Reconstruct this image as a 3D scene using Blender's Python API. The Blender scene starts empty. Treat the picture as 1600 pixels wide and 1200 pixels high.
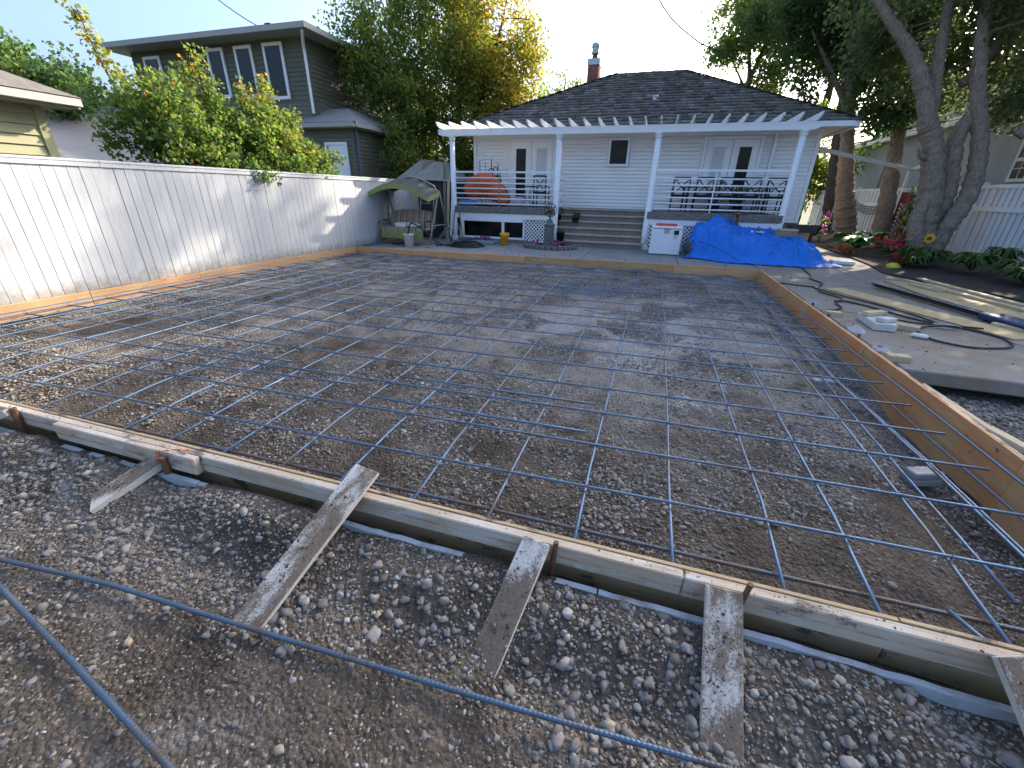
import bpy, math, random
import numpy as np
from mathutils import Vector, Matrix, Quaternion

random.seed(7)
RNG = np.random.default_rng(11)
PI = math.pi
R = math.radians

# ------------------------------------------------------------------ camera, sky, sun, exposure
scene = bpy.context.scene
COL = scene.collection
camd = bpy.data.cameras.new("camera")
cam = bpy.data.objects.new("camera", camd)
COL.objects.link(cam)
camd.sensor_fit = 'HORIZONTAL'
camd.sensor_width = 36.0
camd.lens = 36.0 * 651.35 / 1600.0
camd.clip_start = 0.05
camd.clip_end = 2000.0


def camera_axes(pitch, yaw, roll):
    cy, sy, cp, sp = math.cos(yaw), math.sin(yaw), math.cos(pitch), math.sin(pitch)
    f = Vector((sy * cp, cy * cp, -sp))
    r0 = Vector((cy, -sy, 0))
    u0 = r0.cross(f)
    cr, sr = math.cos(roll), math.sin(roll)
    return r0 * cr + u0 * sr, u0 * cr - r0 * sr, f


cr_, cu_, cf_ = camera_axes(R(24.660), R(-17.071), R(1.2154))
m = Matrix((cr_, cu_, -cf_)).transposed().to_4x4()
m.translation = (0, 0, 1.5)
cam.matrix_world = m
scene.camera = cam

SUN = Vector((0.461, 0.746, 0.479)).normalized()
world = bpy.data.worlds.new("World")
scene.world = world
world.use_nodes = True
wn = world.node_tree
bg = wn.nodes['Background']
sky = wn.nodes.new('ShaderNodeTexSky')
sky.sky_type = 'NISHITA'
sky.sun_disc = False
sky.sun_elevation = math.asin(SUN.z)
sky.sun_rotation = math.atan2(SUN.x, SUN.y)
sky.altitude = 400
sky.air_density = 1.0
sky.dust_density = 9.0
sky.ozone_density = 4.5
wn.links.new(sky.outputs[0], bg.inputs['Color'])
bg.inputs['Strength'].default_value = 0.15

sund = bpy.data.lights.new("sun", 'SUN')
sund.energy = 2.8
sund.angle = R(0.53)
sund.color = (1.0, 0.89, 0.74)
suno = bpy.data.objects.new("sun", sund)
suno.rotation_euler = SUN.to_track_quat('Z', 'Y').to_euler()
suno.location = SUN * 60
COL.objects.link(suno)

vs = scene.view_settings
vs.view_transform = 'Standard'
vs.look = 'None'
vs.exposure = 1.78
vs.gamma = 1.0
vs.use_curve_mapping = False
scene.cycles.max_bounces = 8
scene.cycles.transparent_max_bounces = 8


# ------------------------------------------------------------------ material helpers
class Mat:
    def __init__(self, name, color=(.5, .5, .5), rough=.7, metal=0.0, spec=.3):
        self.m = bpy.data.materials.new(name)
        self.m.use_nodes = True
        self.nt = self.m.node_tree
        self.b = self.nt.nodes['Principled BSDF']
        self.b.inputs['Roughness'].default_value = rough
        self.b.inputs['Metallic'].default_value = metal
        self.b.inputs['Specular IOR Level'].default_value = spec
        self.b.inputs['Base Color'].default_value = (*color, 1)
        self.height = None

    def n(self, t, **kw):
        nd = self.nt.nodes.new('ShaderNode' + t)
        for k, v in kw.items():
            setattr(nd, k, v)
        return nd

    def l(self, a, b):
        self.nt.links.new(a, b)

    def set(self, sock, v):
        if hasattr(v, 'node'):
            self.l(v, sock)
        elif isinstance(v, (tuple, list)):
            sock.default_value = (*v, 1) if len(v) == 3 and sock.type == 'RGBA' else v
        else:
            sock.default_value = v

    def vec(self, scale=(1, 1, 1), rot=(0, 0, 0), rand=0.0, space='Object'):
        tc = self.n('TexCoord')
        mp = self.n('Mapping')
        mp.inputs['Scale'].default_value = scale
        mp.inputs['Rotation'].default_value = rot
        self.l(tc.outputs[space], mp.inputs['Vector'])
        if rand:
            oi = self.n('ObjectInfo')
            mu = self.n('Math', operation='MULTIPLY')
            self.l(oi.outputs['Random'], mu.inputs[0])
            mu.inputs[1].default_value = rand
            cx = self.n('CombineXYZ')
            for i in range(3):
                self.l(mu.outputs[0], cx.inputs[i])
            self.l(cx.outputs[0], mp.inputs['Location'])
        return mp.outputs[0]

    def noise(self, vec, scale=5.0, detail=4.0, rough=.55, dist=0.0, out='Fac'):
        nd = self.n('TexNoise')
        nd.inputs['Scale'].default_value = scale
        nd.inputs['Detail'].default_value = detail
        nd.inputs['Roughness'].default_value = rough
        nd.inputs['Distortion'].default_value = dist
        self.l(vec, nd.inputs['Vector'])
        return nd.outputs[out]

    def voro(self, vec, scale=10.0, feature='F1', out='Distance', rnd=1.0):
        nd = self.n('TexVoronoi', feature=feature)
        nd.inputs['Scale'].default_value = scale
        nd.inputs['Randomness'].default_value = rnd
        self.l(vec, nd.inputs['Vector'])
        return nd.outputs[out]

    def ramp(self, fac, stops, interp='LINEAR'):
        nd = self.n('ValToRGB')
        cr = nd.color_ramp
        cr.interpolation = interp
        while len(cr.elements) < len(stops):
            cr.elements.new(0.5)
        for e, (p, c) in zip(cr.elements, stops):
            e.position = p
            if not isinstance(c, (tuple, list)):
                c = (c, c, c)
            e.color = (*c, 1)
        self.l(fac, nd.inputs[0])
        return nd.outputs[0]

    def mix(self, fac, a, b, mode='MIX'):
        nd = self.n('Mix', data_type='RGBA', blend_type=mode)
        self.set(nd.inputs[0], fac)
        self.set(nd.inputs[6], a)
        self.set(nd.inputs[7], b)
        return nd.outputs[2]

    def math(self, op, a, b=0.0, clamp=False):
        nd = self.n('Math', operation=op, use_clamp=clamp)
        self.set(nd.inputs[0], a)
        self.set(nd.inputs[1], b)
        return nd.outputs[0]

    def rand(self):
        return self.n('ObjectInfo').outputs['Random']

    def attr(self, name):
        nd = self.n('Attribute', attribute_name=name)
        return nd.outputs['Fac']

    def color(self, c):
        self.set(self.b.inputs['Base Color'], c)
        return self

    def rough(self, v):
        self.set(self.b.inputs['Roughness'], v)
        return self

    def bump(self, h, strength=.4, dist=.01):
        nd = self.n('Bump')
        nd.inputs['Strength'].default_value = strength
        nd.inputs['Distance'].default_value = dist
        self.l(h, nd.inputs['Height'])
        self.l(nd.outputs[0], self.b.inputs['Normal'])
        return self


def simple(name, color, rough=.6, metal=0.0, var=.15, scale=8.0, bump=0.0, spec=.3, rvar=0.0, dirt=None, dirt_amt=.0):
    """plain surface with mottling, random per object shift, optional dirt patches and relief"""
    M = Mat(name, color, rough, metal, spec)
    v = M.vec(rand=9.0)
    n1 = M.noise(v, scale, 5, .6)
    lo = tuple(c * (1 - var) for c in color)
    hi = tuple(min(1, c * (1 + var)) for c in color)
    c = M.ramp(n1, [(.3, lo), (.7, hi)])
    if rvar:
        hs = M.n('HueSaturation')
        k = M.math('MULTIPLY_ADD', M.rand(), 2 * rvar)
        k.node.inputs[2].default_value = 1 - rvar
        M.l(k, hs.inputs['Value'])
        M.l(c, hs.inputs['Color'])
        c = hs.outputs[0]
    if dirt:
        n2 = M.noise(v, scale * .45, 7, .7, .3)
        f = M.ramp(n2, [(.62 - dirt_amt, 0.0), (.78 - dirt_amt, 1.0)])
        c = M.mix(f, c, dirt)
    M.color(c)
    if bump:
        M.bump(M.noise(v, scale * 6, 4, .6), bump, .004)
    return M.m


# ------------------------------------------------------------------ mesh helpers
class MB:
    def __init__(self):
        self.v, self.f = [], []

    def quad(self, a, b, c, d):
        i = len(self.v)
        self.v += [tuple(a), tuple(b), tuple(c), tuple(d)]
        self.f.append((i, i + 1, i + 2, i + 3))
        return self

    def poly(self, pts):
        i = len(self.v)
        self.v += [tuple(p) for p in pts]
        self.f.append(tuple(range(i, i + len(pts))))
        return self

    def box(self, lo, hi, M=None):
        x0, y0, z0 = lo
        x1, y1, z1 = hi
        p = [Vector(q) for q in ((x0, y0, z0), (x1, y0, z0), (x1, y1, z0), (x0, y1, z0),
                                 (x0, y0, z1), (x1, y0, z1), (x1, y1, z1), (x0, y1, z1))]
        if M is not None:
            p = [M @ q for q in p]
        i = len(self.v)
        self.v += [tuple(q) for q in p]
        for q in ((0, 3, 2, 1), (4, 5, 6, 7), (0, 1, 5, 4), (1, 2, 6, 5), (2, 3, 7, 6), (3, 0, 4, 7)):
            self.f.append(tuple(i + k for k in q))
        return self

    def beam(self, a, b, w, h, up=(0, 0, 1)):
        """rectangular bar from a to b, width w (sideways), height h (along up)"""
        a, b = Vector(a), Vector(b)
        d = (b - a).normalized()
        s = d.cross(Vector(up))
        if s.length < 1e-5:
            s = d.cross(Vector((0, 1, 0)))
        s.normalize()
        u = s.cross(d)
        M = Matrix((s, d, u)).transposed().to_4x4()
        M.translation = a
        return self.box((-w / 2, 0, -h / 2), (w / 2, (b - a).length, h / 2), M)

    def tube(self, pts, r, n=6, cap=True):
        pts = [Vector(p) for p in pts]
        if not hasattr(r, '__len__'):
            r = [r] * len(pts)
        prev = None
        i0 = len(self.v)
        for k, p in enumerate(pts):
            t = (pts[min(k + 1, len(pts) - 1)] - pts[max(k - 1, 0)])
            t.normalize()
            if prev is None:
                a = Vector((0, 0, 1)) if abs(t.z) < .9 else Vector((1, 0, 0))
                s = t.cross(a).normalized()
            else:
                s = (prev - t * prev.dot(t))
                s = s.normalized() if s.length > 1e-6 else t.orthogonal().normalized()
            prev = s
            u = t.cross(s)
            for j in range(n):
                a = 2 * PI * j / n
                self.v.append(tuple(p + (s * math.cos(a) + u * math.sin(a)) * r[k]))
        for k in range(len(pts) - 1):
            for j in range(n):
                a = i0 + k * n + j
                b = i0 + k * n + (j + 1) % n
                self.f.append((a, b, b + n, a + n))
        if cap:
            self.f.append(tuple(i0 + j for j in range(n))[::-1])
            e = i0 + (len(pts) - 1) * n
            self.f.append(tuple(e + j for j in range(n)))
        return self

    def lathe(self, prof, c=(0, 0, 0), n=16):
        """prof: list of (r, z) bottom to top"""
        c = Vector(c)
        i0 = len(self.v)
        for r, z in prof:
            for j in range(n):
                a = 2 * PI * j / n
                self.v.append((c.x + r * math.cos(a), c.y + r * math.sin(a), c.z + z))
        for k in range(len(prof) - 1):
            for j in range(n):
                a = i0 + k * n + j
                b = i0 + k * n + (j + 1) % n
                self.f.append((a, b, b + n, a + n))
        self.f.append(tuple(i0 + j for j in range(n))[::-1])
        e = i0 + (len(prof) - 1) * n
        self.f.append(tuple(e + j for j in range(n)))
        return self

    def prism(self, poly, d):
        """extrude a planar polygon (3D points) by vector d"""
        d = Vector(d)
        p = [Vector(q) for q in poly]
        n = len(p)
        i = len(self.v)
        self.v += [tuple(q) for q in p] + [tuple(q + d) for q in p]
        self.f.append(tuple(range(i + n - 1, i - 1, -1)))
        self.f.append(tuple(range(i + n, i + 2 * n)))
        for k in range(n):
            a, b = i + k, i + (k + 1) % n
            self.f.append((a, b, b + n, a + n))
        return self

    def ball(self, c, r, sq=(1, 1, 1), seg=10, rings=6):
        prof = []
        i0 = len(self.v)
        for k in range(rings + 1):
            t = -PI / 2 + PI * k / rings
            for j in range(seg):
                a = 2 * PI * j / seg
                self.v.append((c[0] + r * sq[0] * math.cos(t) * math.cos(a), c[1] + r * sq[1] * math.cos(t) * math.sin(a),
                               c[2] + r * sq[2] * math.sin(t)))
        for k in range(rings):
            for j in range(seg):
                a = i0 + k * seg + j
                b = i0 + k * seg + (j + 1) % seg
                self.f.append((a, b, b + seg, a + seg))
        return self

    def mesh(self, name, off=(0, 0, 0)):
        me = bpy.data.meshes.new(name)
        ox, oy, oz = off
        me.from_pydata([(x - ox, y - oy, z - oz) for x, y, z in self.v], [], self.f)
        return me

    def build(self, name, mat, parent=None, smooth=False, bevel=0.0, origin=None):
        off = (0, 0, 0)
        if parent is not None:
            off = BASE.get(parent.name, (0, 0, 0))
        if origin is not None:
            off = tuple(origin)
        me = self.mesh(name, off)
        return link(name, me, mat, parent, off, smooth, bevel)


BASE = {}


def link(name, me, mat, parent=None, off=(0, 0, 0), smooth=False, bevel=0.0):
    o = bpy.data.objects.new(name, me)
    COL.objects.link(o)
    if mat is not None:
        me.materials.append(mat)
    if parent is not None:
        o.parent = parent
        p = BASE.get(parent.name, (0, 0, 0))
        o.location = tuple(a - b for a, b in zip(off, p))
    else:
        o.location = off
    BASE[o.name] = tuple(off)
    if smooth:
        me.polygons.foreach_set('use_smooth', [True] * len(me.polygons))
    if bevel:
        bv = o.modifiers.new('bevel', 'BEVEL')
        bv.width = bevel
        bv.segments = 1
        bv.limit_method = 'ANGLE'
    return o


def tag(o, label=None, cat=None, group=None, kind=None):
    if label:
        o['label'] = label
    if cat:
        o['category'] = cat
    if group:
        o['group'] = group
    if kind:
        o['kind'] = kind
    return o


def thing(name, label, cat, loc=(0, 0, 0), group=None):
    o = bpy.data.objects.new(name, None)
    COL.objects.link(o)
    o.location = loc
    o.empty_display_size = .1
    BASE[o.name] = tuple(loc)
    return tag(o, label, cat, group)


def structure(name):
    o = bpy.data.objects.new(name, None)
    COL.objects.link(o)
    BASE[o.name] = (0, 0, 0)
    o['kind'] = 'structure'
    return o


def np_mesh(name, verts, faces, mat, tint=None, smooth=False, parent=None, off=(0, 0, 0)):
    """fast mesh from numpy arrays; faces all of the same size"""
    me = bpy.data.meshes.new(name)
    nv, nf, k = len(verts), len(faces), faces.shape[1]
    me.vertices.add(nv)
    vv = np.asarray(verts, np.float32) - np.asarray(off, np.float32)
    me.vertices.foreach_set('co', vv.ravel())
    me.loops.add(nf * k)
    me.loops.foreach_set('vertex_index', faces.astype(np.int32).ravel())
    me.polygons.add(nf)
    me.polygons.foreach_set('loop_start', np.arange(0, nf * k, k, dtype=np.int32))
    if smooth:
        me.polygons.foreach_set('use_smooth', np.ones(nf, bool))
    me.update(calc_edges=True)
    if tint is not None:
        at = me.attributes.new('tint', 'FLOAT', 'FACE')
        at.data.foreach_set('value', tint.astype(np.float32))
    return link(name, me, mat, parent, off)


def vnoise(x, y, seed=0):
    """smooth value noise, numpy"""
    xi, yi = np.floor(x).astype(np.int64), np.floor(y).astype(np.int64)
    xf, yf = x - xi, y - yi
    u, v = xf * xf * (3 - 2 * xf), yf * yf * (3 - 2 * yf)

    def h(a, b):
        n = (a * 374761393 + b * 668265263 + seed * 1442695041) & 0x7fffffff
        n = ((n ^ (n >> 13)) * 1274126177) & 0x7fffffff
        return ((n ^ (n >> 16)) & 0xffff) / 65535.0
    return (h(xi, yi) * (1 - u) + h(xi + 1, yi) * u) * (1 - v) + (h(xi, yi + 1) * (1 - u) + h(xi + 1, yi + 1) * u) * v


def fbm(x, y, sc, oct=4, seed=0):
    a, s, t = 1.0, 0.0, 0.0
    for k in range(oct):
        s = s + a * vnoise(x * sc, y * sc, seed + k * 17)
        t += a
        a *= .5
        sc *= 2.03
    return s / t - .5


def smooth01(x, a, b):
    t = np.clip((x - a) / (b - a), 0, 1)
    return t * t * (3 - 2 * t)


ORD = ['', 'first', 'second', 'third', 'fourth', 'fifth', 'sixth', 'seventh', 'eighth', 'ninth', 'tenth', 'eleventh', 'twelfth',
       'thirteenth', 'fourteenth', 'fifteenth', 'sixteenth', 'seventeenth', 'eighteenth', 'nineteenth', 'twentieth',
       'twenty-first', 'twenty-second', 'twenty-third', 'twenty-fourth', 'twenty-fifth', 'twenty-sixth']
# ------------------------------------------------------------------ materials
def mat_soil():
    M = Mat('soil and dusty gravel', rough=.95, spec=.15)
    v = M.vec()
    big = M.noise(v, .55, 5, .6, .4)
    mid = M.noise(v, 2.3, 6, .65, .3)
    fine = M.noise(v, 38, 5, .7)
    dark = M.ramp(mid, [(.28, (.078, .059, .044)), (.5, (.175, .137, .102)), (.75, (.31, .25, .19))])
    dusty = M.ramp(fine, [(.3, (.27, .24, .205)), (.62, (.45, .41, .36)), (.8, (.60, .56, .51))])
    # dry pale silt lies over the middle and far right of the pad, dark damp soil elsewhere
    sep = M.n('SeparateXYZ')
    M.l(v, sep.inputs[0])
    gx = M.math('SUBTRACT', 1.0, M.math('ABSOLUTE', M.math('MULTIPLY', M.math('SUBTRACT', sep.outputs[0], .2), .27)), True)
    gy = M.math('SUBTRACT', 1.0, M.math('ABSOLUTE', M.math('MULTIPLY', M.math('SUBTRACT', sep.outputs[1], 6.0), .30)), True)
    g = M.math('MULTIPLY', gx, gy, True)
    far = M.math('MULTIPLY', M.math('SUBTRACT', sep.outputs[1], 2.6), .30, True)
    base = M.math('ADD', M.math('MULTIPLY', g, .44), M.math('MULTIPLY', far, .24))
    f = M.math('ADD', M.math('MULTIPLY', big, 1.1), base)
    f = M.math('ADD', f, M.math('MULTIPLY', M.math('SUBTRACT', mid, .5), 1.0))
    near = M.math('SUBTRACT', 1.0, M.math('MULTIPLY', M.math('SUBTRACT', sep.outputs[1], 1.9), .55), True)
    f = M.math('SUBTRACT', f, M.math('MULTIPLY', near, .24))
    fac = M.ramp(f, [(.46, 0.0), (.84, .94)])
    c = M.mix(fac, dark, dusty)
    bw = M.n('RGBToBW')
    M.l(M.voro(v, 60, out='Color'), bw.inputs[0])
    silt = M.ramp(M.math('ADD', M.noise(v, 1.5, 7, .68, .5), M.math('MULTIPLY', M.math('SUBTRACT', g, .45), .36)), [(.50, 0.0), (.60, .9)])
    c = M.mix(silt, c, M.ramp(fine, [(.3, (.36, .35, .33)), (.7, (.60, .585, .56))]))
    spk = M.ramp(bw.outputs[0], [(.2, .35), (.8, 1.0)])
    # gravelly areas: each small stone its own tone, crevice shade painted dark between them
    bw2 = M.n('RGBToBW')
    M.l(M.voro(v, 34, out='Color'), bw2.inputs[0])
    cell = M.ramp(bw2.outputs[0], [(.2, (.07, .06, .052)), (.5, (.21, .195, .175)), (.8, (.46, .44, .41))])
    edge = M.ramp(M.voro(v, 34), [(.36, 0.0), (.56, .85)])
    cell = M.mix(edge, cell, (.06, .048, .038))
    gm = M.ramp(M.noise(v, 1.15, 6, .62, .6), [(.47, 0.0), (.57, .8)])
    gm = M.math('MULTIPLY', gm, M.math('MULTIPLY', M.math('SUBTRACT', sep.outputs[1], 2.2), .4, True))
    c = M.mix(gm, c, cell)
    c = M.mix(.5, c, M.mix(1.0, c, spk, 'MULTIPLY'))
    grit = M.ramp(M.voro(v, 85), [(.10, 1.0), (.28, 0.0)])
    c = M.mix(M.math('MULTIPLY', grit, .35), c, (.33, .31, .28))
    M.color(c)
    h = M.math('ADD', M.math('MULTIPLY', M.voro(v, 48), -.7), M.noise(v, 24, 6, .72))
    M.bump(h, 1.0, .05)
    return M.m


def mat_pebble():
    M = Mat('river gravel', rough=.75, spec=.3)
    t = M.attr('tint')
    v = M.vec()
    c = M.ramp(t, [(0, (.080, .069, .059)), (.3, (.16, .139, .118)), (.55, (.25, .222, .192)), (.78, (.35, .322, .285)),
                   (.9, (.36, .27, .17)), (1.0, (.52, .49, .44))])
    c = M.mix(.65, c, M.mix(1.0, c, M.ramp(M.noise(v, 70, 4, .6), [(.3, .45), (.7, 1.25)]), 'MULTIPLY'))
    dust = M.ramp(M.noise(v, 3.0, 4, .6), [(.38, .10), (.68, .75)])
    c = M.mix(dust, c, (.205, .180, .152))
    M.color(c)
    return M.m


def mat_wood(name, light, dark, stain=None, stain_amt=0.0, axis=0, rough=.75, grain=34.0, rvar=.16, dirt=None, dirt_amt=0.0, dscale=5.0, top_only=False, line=False):
    M = Mat(name, rough=rough, spec=.2)
    s = [grain] * 3
    s[axis] = grain * .05
    v = M.vec(tuple(s), rand=30.0)
    v2 = M.vec(rand=30.0)
    g = M.noise(v, 1.0, 5, .6, .8)
    c = M.ramp(g, [(.28, dark), (.62, light)])
    if stain:
        c = M.mix(M.math('MULTIPLY', M.rand(), .45), c, stain)
    w = M.noise(v2, 3.0, 4, .6, .5)
    c = M.mix(M.math('MULTIPLY', w, .5), c, tuple(k * .7 for k in light))
    if stain:
        f = M.ramp(M.noise(v2, 2.2, 6, .62, .6), [(.5 - stain_amt, 0.0), (.72 - stain_amt, .85)])
        c = M.mix(f, c, stain)
    if dirt:
        vs_ = M.vec((1, .5, 1) if axis == 1 else (.5, 1, 1), rand=30.0)
        dn = M.math('ADD', M.math('MULTIPLY', M.noise(vs_, dscale, 6, .6, .2), .72), M.math('MULTIPLY', M.noise(v2, 130, 5, .8), .30))
        f = M.ramp(dn, [(.585 - dirt_amt, 0.0), (.65 - dirt_amt, 1.0)])
        if top_only:
            sp = M.n('SeparateXYZ')
            M.l(M.n('TexCoord').outputs['Normal'], sp.inputs[0])
            f = M.math('MULTIPLY', f, M.ramp(sp.outputs[2], [(.3, .12), (.6, 1.0)]))
        c = M.mix(f, c, M.mix(.6, dirt, M.mix(1.0, dirt, M.ramp(M.noise(v2, 90, 5, .8), [(.3, .35), (.7, 1.7)]), 'MULTIPLY')))
    if line:      # faded red chalk line and dark saw streaks along an old board
        sz = M.n('SeparateXYZ')
        M.l(M.n('TexCoord').outputs['Object'], sz.inputs[0])
        wob = M.math('MULTIPLY', M.math('SUBTRACT', M.noise(M.vec((.9, 1, 1), rand=5), 1.6, 3, .5), .5), .05)
        dz = M.math('ABSOLUTE', M.math('ADD', M.math('ADD', sz.outputs[2], .058), wob))
        f = M.math('MULTIPLY', M.ramp(dz, [(.0025, .75), (.0065, 0.0)]), M.ramp(M.noise(M.vec((1, 1, 1), rand=3), 2.5, 5, .7), [(.38, 0.0), (.56, 1.0)]))
        c = M.mix(f, c, (.24, .075, .06))
        st = M.ramp(M.noise(M.vec((1.2, 30, 30), rand=8), 1.0, 5, .7), [(.56, 0.0), (.72, .6)])
        c = M.mix(st, c, (.15, .12, .095))
        wh = M.ramp(M.noise(M.vec((1.5, 6, 6), rand=14), 2.0, 7, .75), [(.55, 0.0), (.62, .8)])
        c = M.mix(wh, c, (.52, .50, .45))
    if dirt and not line:
        c = M.mix(M.ramp(M.noise(v2, 42, 4, .75), [(.665, 0.0), (.70, .8)]), c, dirt)
    kn = M.ramp(M.voro(v2, 26), [(.035, 1.0), (.075, 0.0)])
    c = M.mix(M.math('MULTIPLY', kn, .55), c, tuple(k * .4 for k in dark))
    hs = M.n('HueSaturation')
    k = M.math('MULTIPLY_ADD', M.rand(), 2 * rvar)
    k.node.inputs[2].default_value = 1 - rvar
    M.l(k, hs.inputs['Value'])
    M.l(c, hs.inputs['Color'])
    M.color(hs.outputs[0])
    M.bump(M.math('ADD', g, M.math('MULTIPLY', M.noise(v2, 60, 4, .7), .6)), .35, .004)
    return M.m


def mat_leaf(name, stops, trans=.5, rough=.5):
    M = Mat(name, rough=rough, spec=.25)
    t = M.attr('tint')
    c = M.ramp(t, stops)
    M.color(c)
    tr = M.n('BsdfTranslucent')
    hs = M.n('HueSaturation')
    hs.inputs['Value'].default_value = 1.9
    hs.inputs['Saturation'].default_value = 1.1
    M.l(c, hs.inputs['Color'])
    M.l(hs.outputs[0], tr.inputs['Color'])
    mx = M.n('MixShader')
    mx.inputs[0].default_value = trans
    M.l(M.b.outputs[0], mx.inputs[1])
    M.l(tr.outputs[0], mx.inputs[2])
    out = [n for n in M.nt.nodes if n.type == 'OUTPUT_MATERIAL'][0]
    M.l(mx.outputs[0], out.inputs['Surface'])
    return M.m


def mat_bark(name, c0, c1):
    M = Mat(name, rough=.95, spec=.1)
    v = M.vec((1, 1, .28), rand=7)
    n = M.noise(v, 21, 8, .78, .35)
    r = M.voro(M.vec((1, 1, .30), rand=7), 30)
    f = M.math('ADD', M.math('MULTIPLY', n, .8), M.math('MULTIPLY', r, .35))
    c = M.ramp(f, [(.3, c0), (.66, c1)])
    c = M.mix(M.ramp(M.noise(M.vec(), 3, 4, .6), [(.5, 0.0), (.75, .5)]), c, tuple(k * 1.35 for k in c1))
    M.color(c)
    M.bump(f, 1.0, .05)
    return M.m


def mat_rebar(dirty=False):
    M = Mat('bare steel rebar', rough=.45, metal=.6, spec=.45)
    v = M.vec(rand=12)
    n = M.noise(v, 2.4, 6, .65)
    rust = M.ramp(M.math('ADD', n, M.math('MULTIPLY', M.math('SUBTRACT', M.rand(), .5), .16)), [(.52, 0.0), (.66, .85)])
    c = M.mix(rust, (.11, .18, .265), (.16, .12, .095))
    if dirty:
        c = M.mix(M.ramp(M.noise(v, 3.2, 8, .75), [(.50, 0.0), (.60, .85)]), c, (.145, .112, .082))
        c = M.mix(1.0, c, (.72, .68, .66), 'MULTIPLY')
    c = M.mix(M.ramp(M.noise(v, 5, 5, .7), [(.66, 0.0), (.72, .7)]), c, (.26, .15, .07))
    M.color(c)
    M.l(M.math('SUBTRACT', .5, M.math('MULTIPLY', rust, .3)), M.b.inputs['Metallic'])
    M.bump(M.noise(v, 140, 3, .6), .3, .002)
    return M.m


def mat_shingle():
    M = Mat('dark weathered shingles', rough=.9, spec=.12)
    v = M.vec()
    t = M.attr('tint')
    c = M.ramp(t, [(0, (.085, .073, .063)), (.5, (.185, .162, .14)), (1, (.33, .29, .25))])
    c = M.mix(.6, c, M.mix(1.0, c, M.ramp(M.noise(v, 9, 5, .7), [(.3, .5), (.7, 1.4)]), 'MULTIPLY'))
    M.color(c)
    M.bump(M.noise(v, 60, 4, .7), .6, .01)
    return M.m


def mat_concrete(name, col, spots=True, scale=1.0, dirt=(.09, .08, .07), amt=.0, rvar=.06):
    M = Mat(name, rough=.88, spec=.2)
    v = M.vec((scale,) * 3)
    n = M.noise(v, 1.6, 7, .65, .3)
    f = M.noise(v, 45, 4, .7)
    c = M.ramp(n, [(.25, tuple(k * .72 for k in col)), (.7, tuple(k * 1.12 for k in col))])
    c = M.mix(.35, c, M.mix(1.0, c, M.ramp(f, [(.3, .6), (.7, 1.3)]), 'MULTIPLY'))
    d = M.ramp(M.noise(v, 2.6, 8, .75, .4), [(.60 - amt, 0.0), (.72 - amt, .8)])
    c = M.mix(d, c, dirt)
    if spots:
        sp = M.ramp(M.noise(v, 16, 5, .8), [(.68 - amt * .3, 0.0), (.72 - amt * .3, .8)])
        c = M.mix(sp, c, (.06, .05, .043))
    hs = M.n('HueSaturation')
    k = M.math('MULTIPLY_ADD', M.rand(), 2 * rvar)
    k.node.inputs[2].default_value = 1 - rvar
    M.l(k, hs.inputs['Value'])
    M.l(c, hs.inputs['Color'])
    M.color(hs.outputs[0])
    M.bump(M.math('ADD', M.math('MULTIPLY', f, .5), n), .3, .01)
    return M.m


def mat_aggregate():
    M = Mat('exposed aggregate concrete', rough=.9, spec=.2)
    v = M.vec()
    col = M.voro(v, 55, out='Color')
    b = M.n('RGBToBW')
    M.l(col, b.inputs[0])
    c = M.ramp(b.outputs[0], [(.2, (.10, .085, .072)), (.5, (.19, .165, .145)), (.8, (.30, .27, .245))])
    c = M.mix(M.ramp(M.noise(v, 2.5, 6, .7), [(.5, 0.0), (.75, .6)]), c, (.10, .085, .07))
    M.color(c)
    M.bump(M.voro(v, 55), .6, .01)
    return M.m


def mat_tarp(name, col, rough=.42):
    M = Mat(name, rough=rough, spec=.4)
    v = M.vec()
    n = M.noise(v, 2.2, 5, .6, .4)
    c = M.ramp(n, [(.3, tuple(k * .82 for k in col)), (.7, col)])
    d = M.ramp(M.noise(v, 3.1, 6, .7), [(.63, 0.0), (.74, .35)])
    c = M.mix(d, c, (.33, .42, .5))
    M.color(c)
    w = M.n('TexWave', wave_type='BANDS', bands_direction='DIAGONAL')
    M.l(v, w.inputs['Vector'])
    w.inputs['Scale'].default_value = 5.5
    w.inputs['Distortion'].default_value = 6.0
    w.inputs['Detail'].default_value = 3.0
    M.bump(M.math('ADD', M.math('MULTIPLY', w.outputs['Fac'], .07), M.math('ADD', M.noise(v, 5.0, 6, .62, 1.6), M.math('MULTIPLY', M.noise(v, 26, 4, .7, 1.0), .22))), .75, .09)
    return M.m


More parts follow.
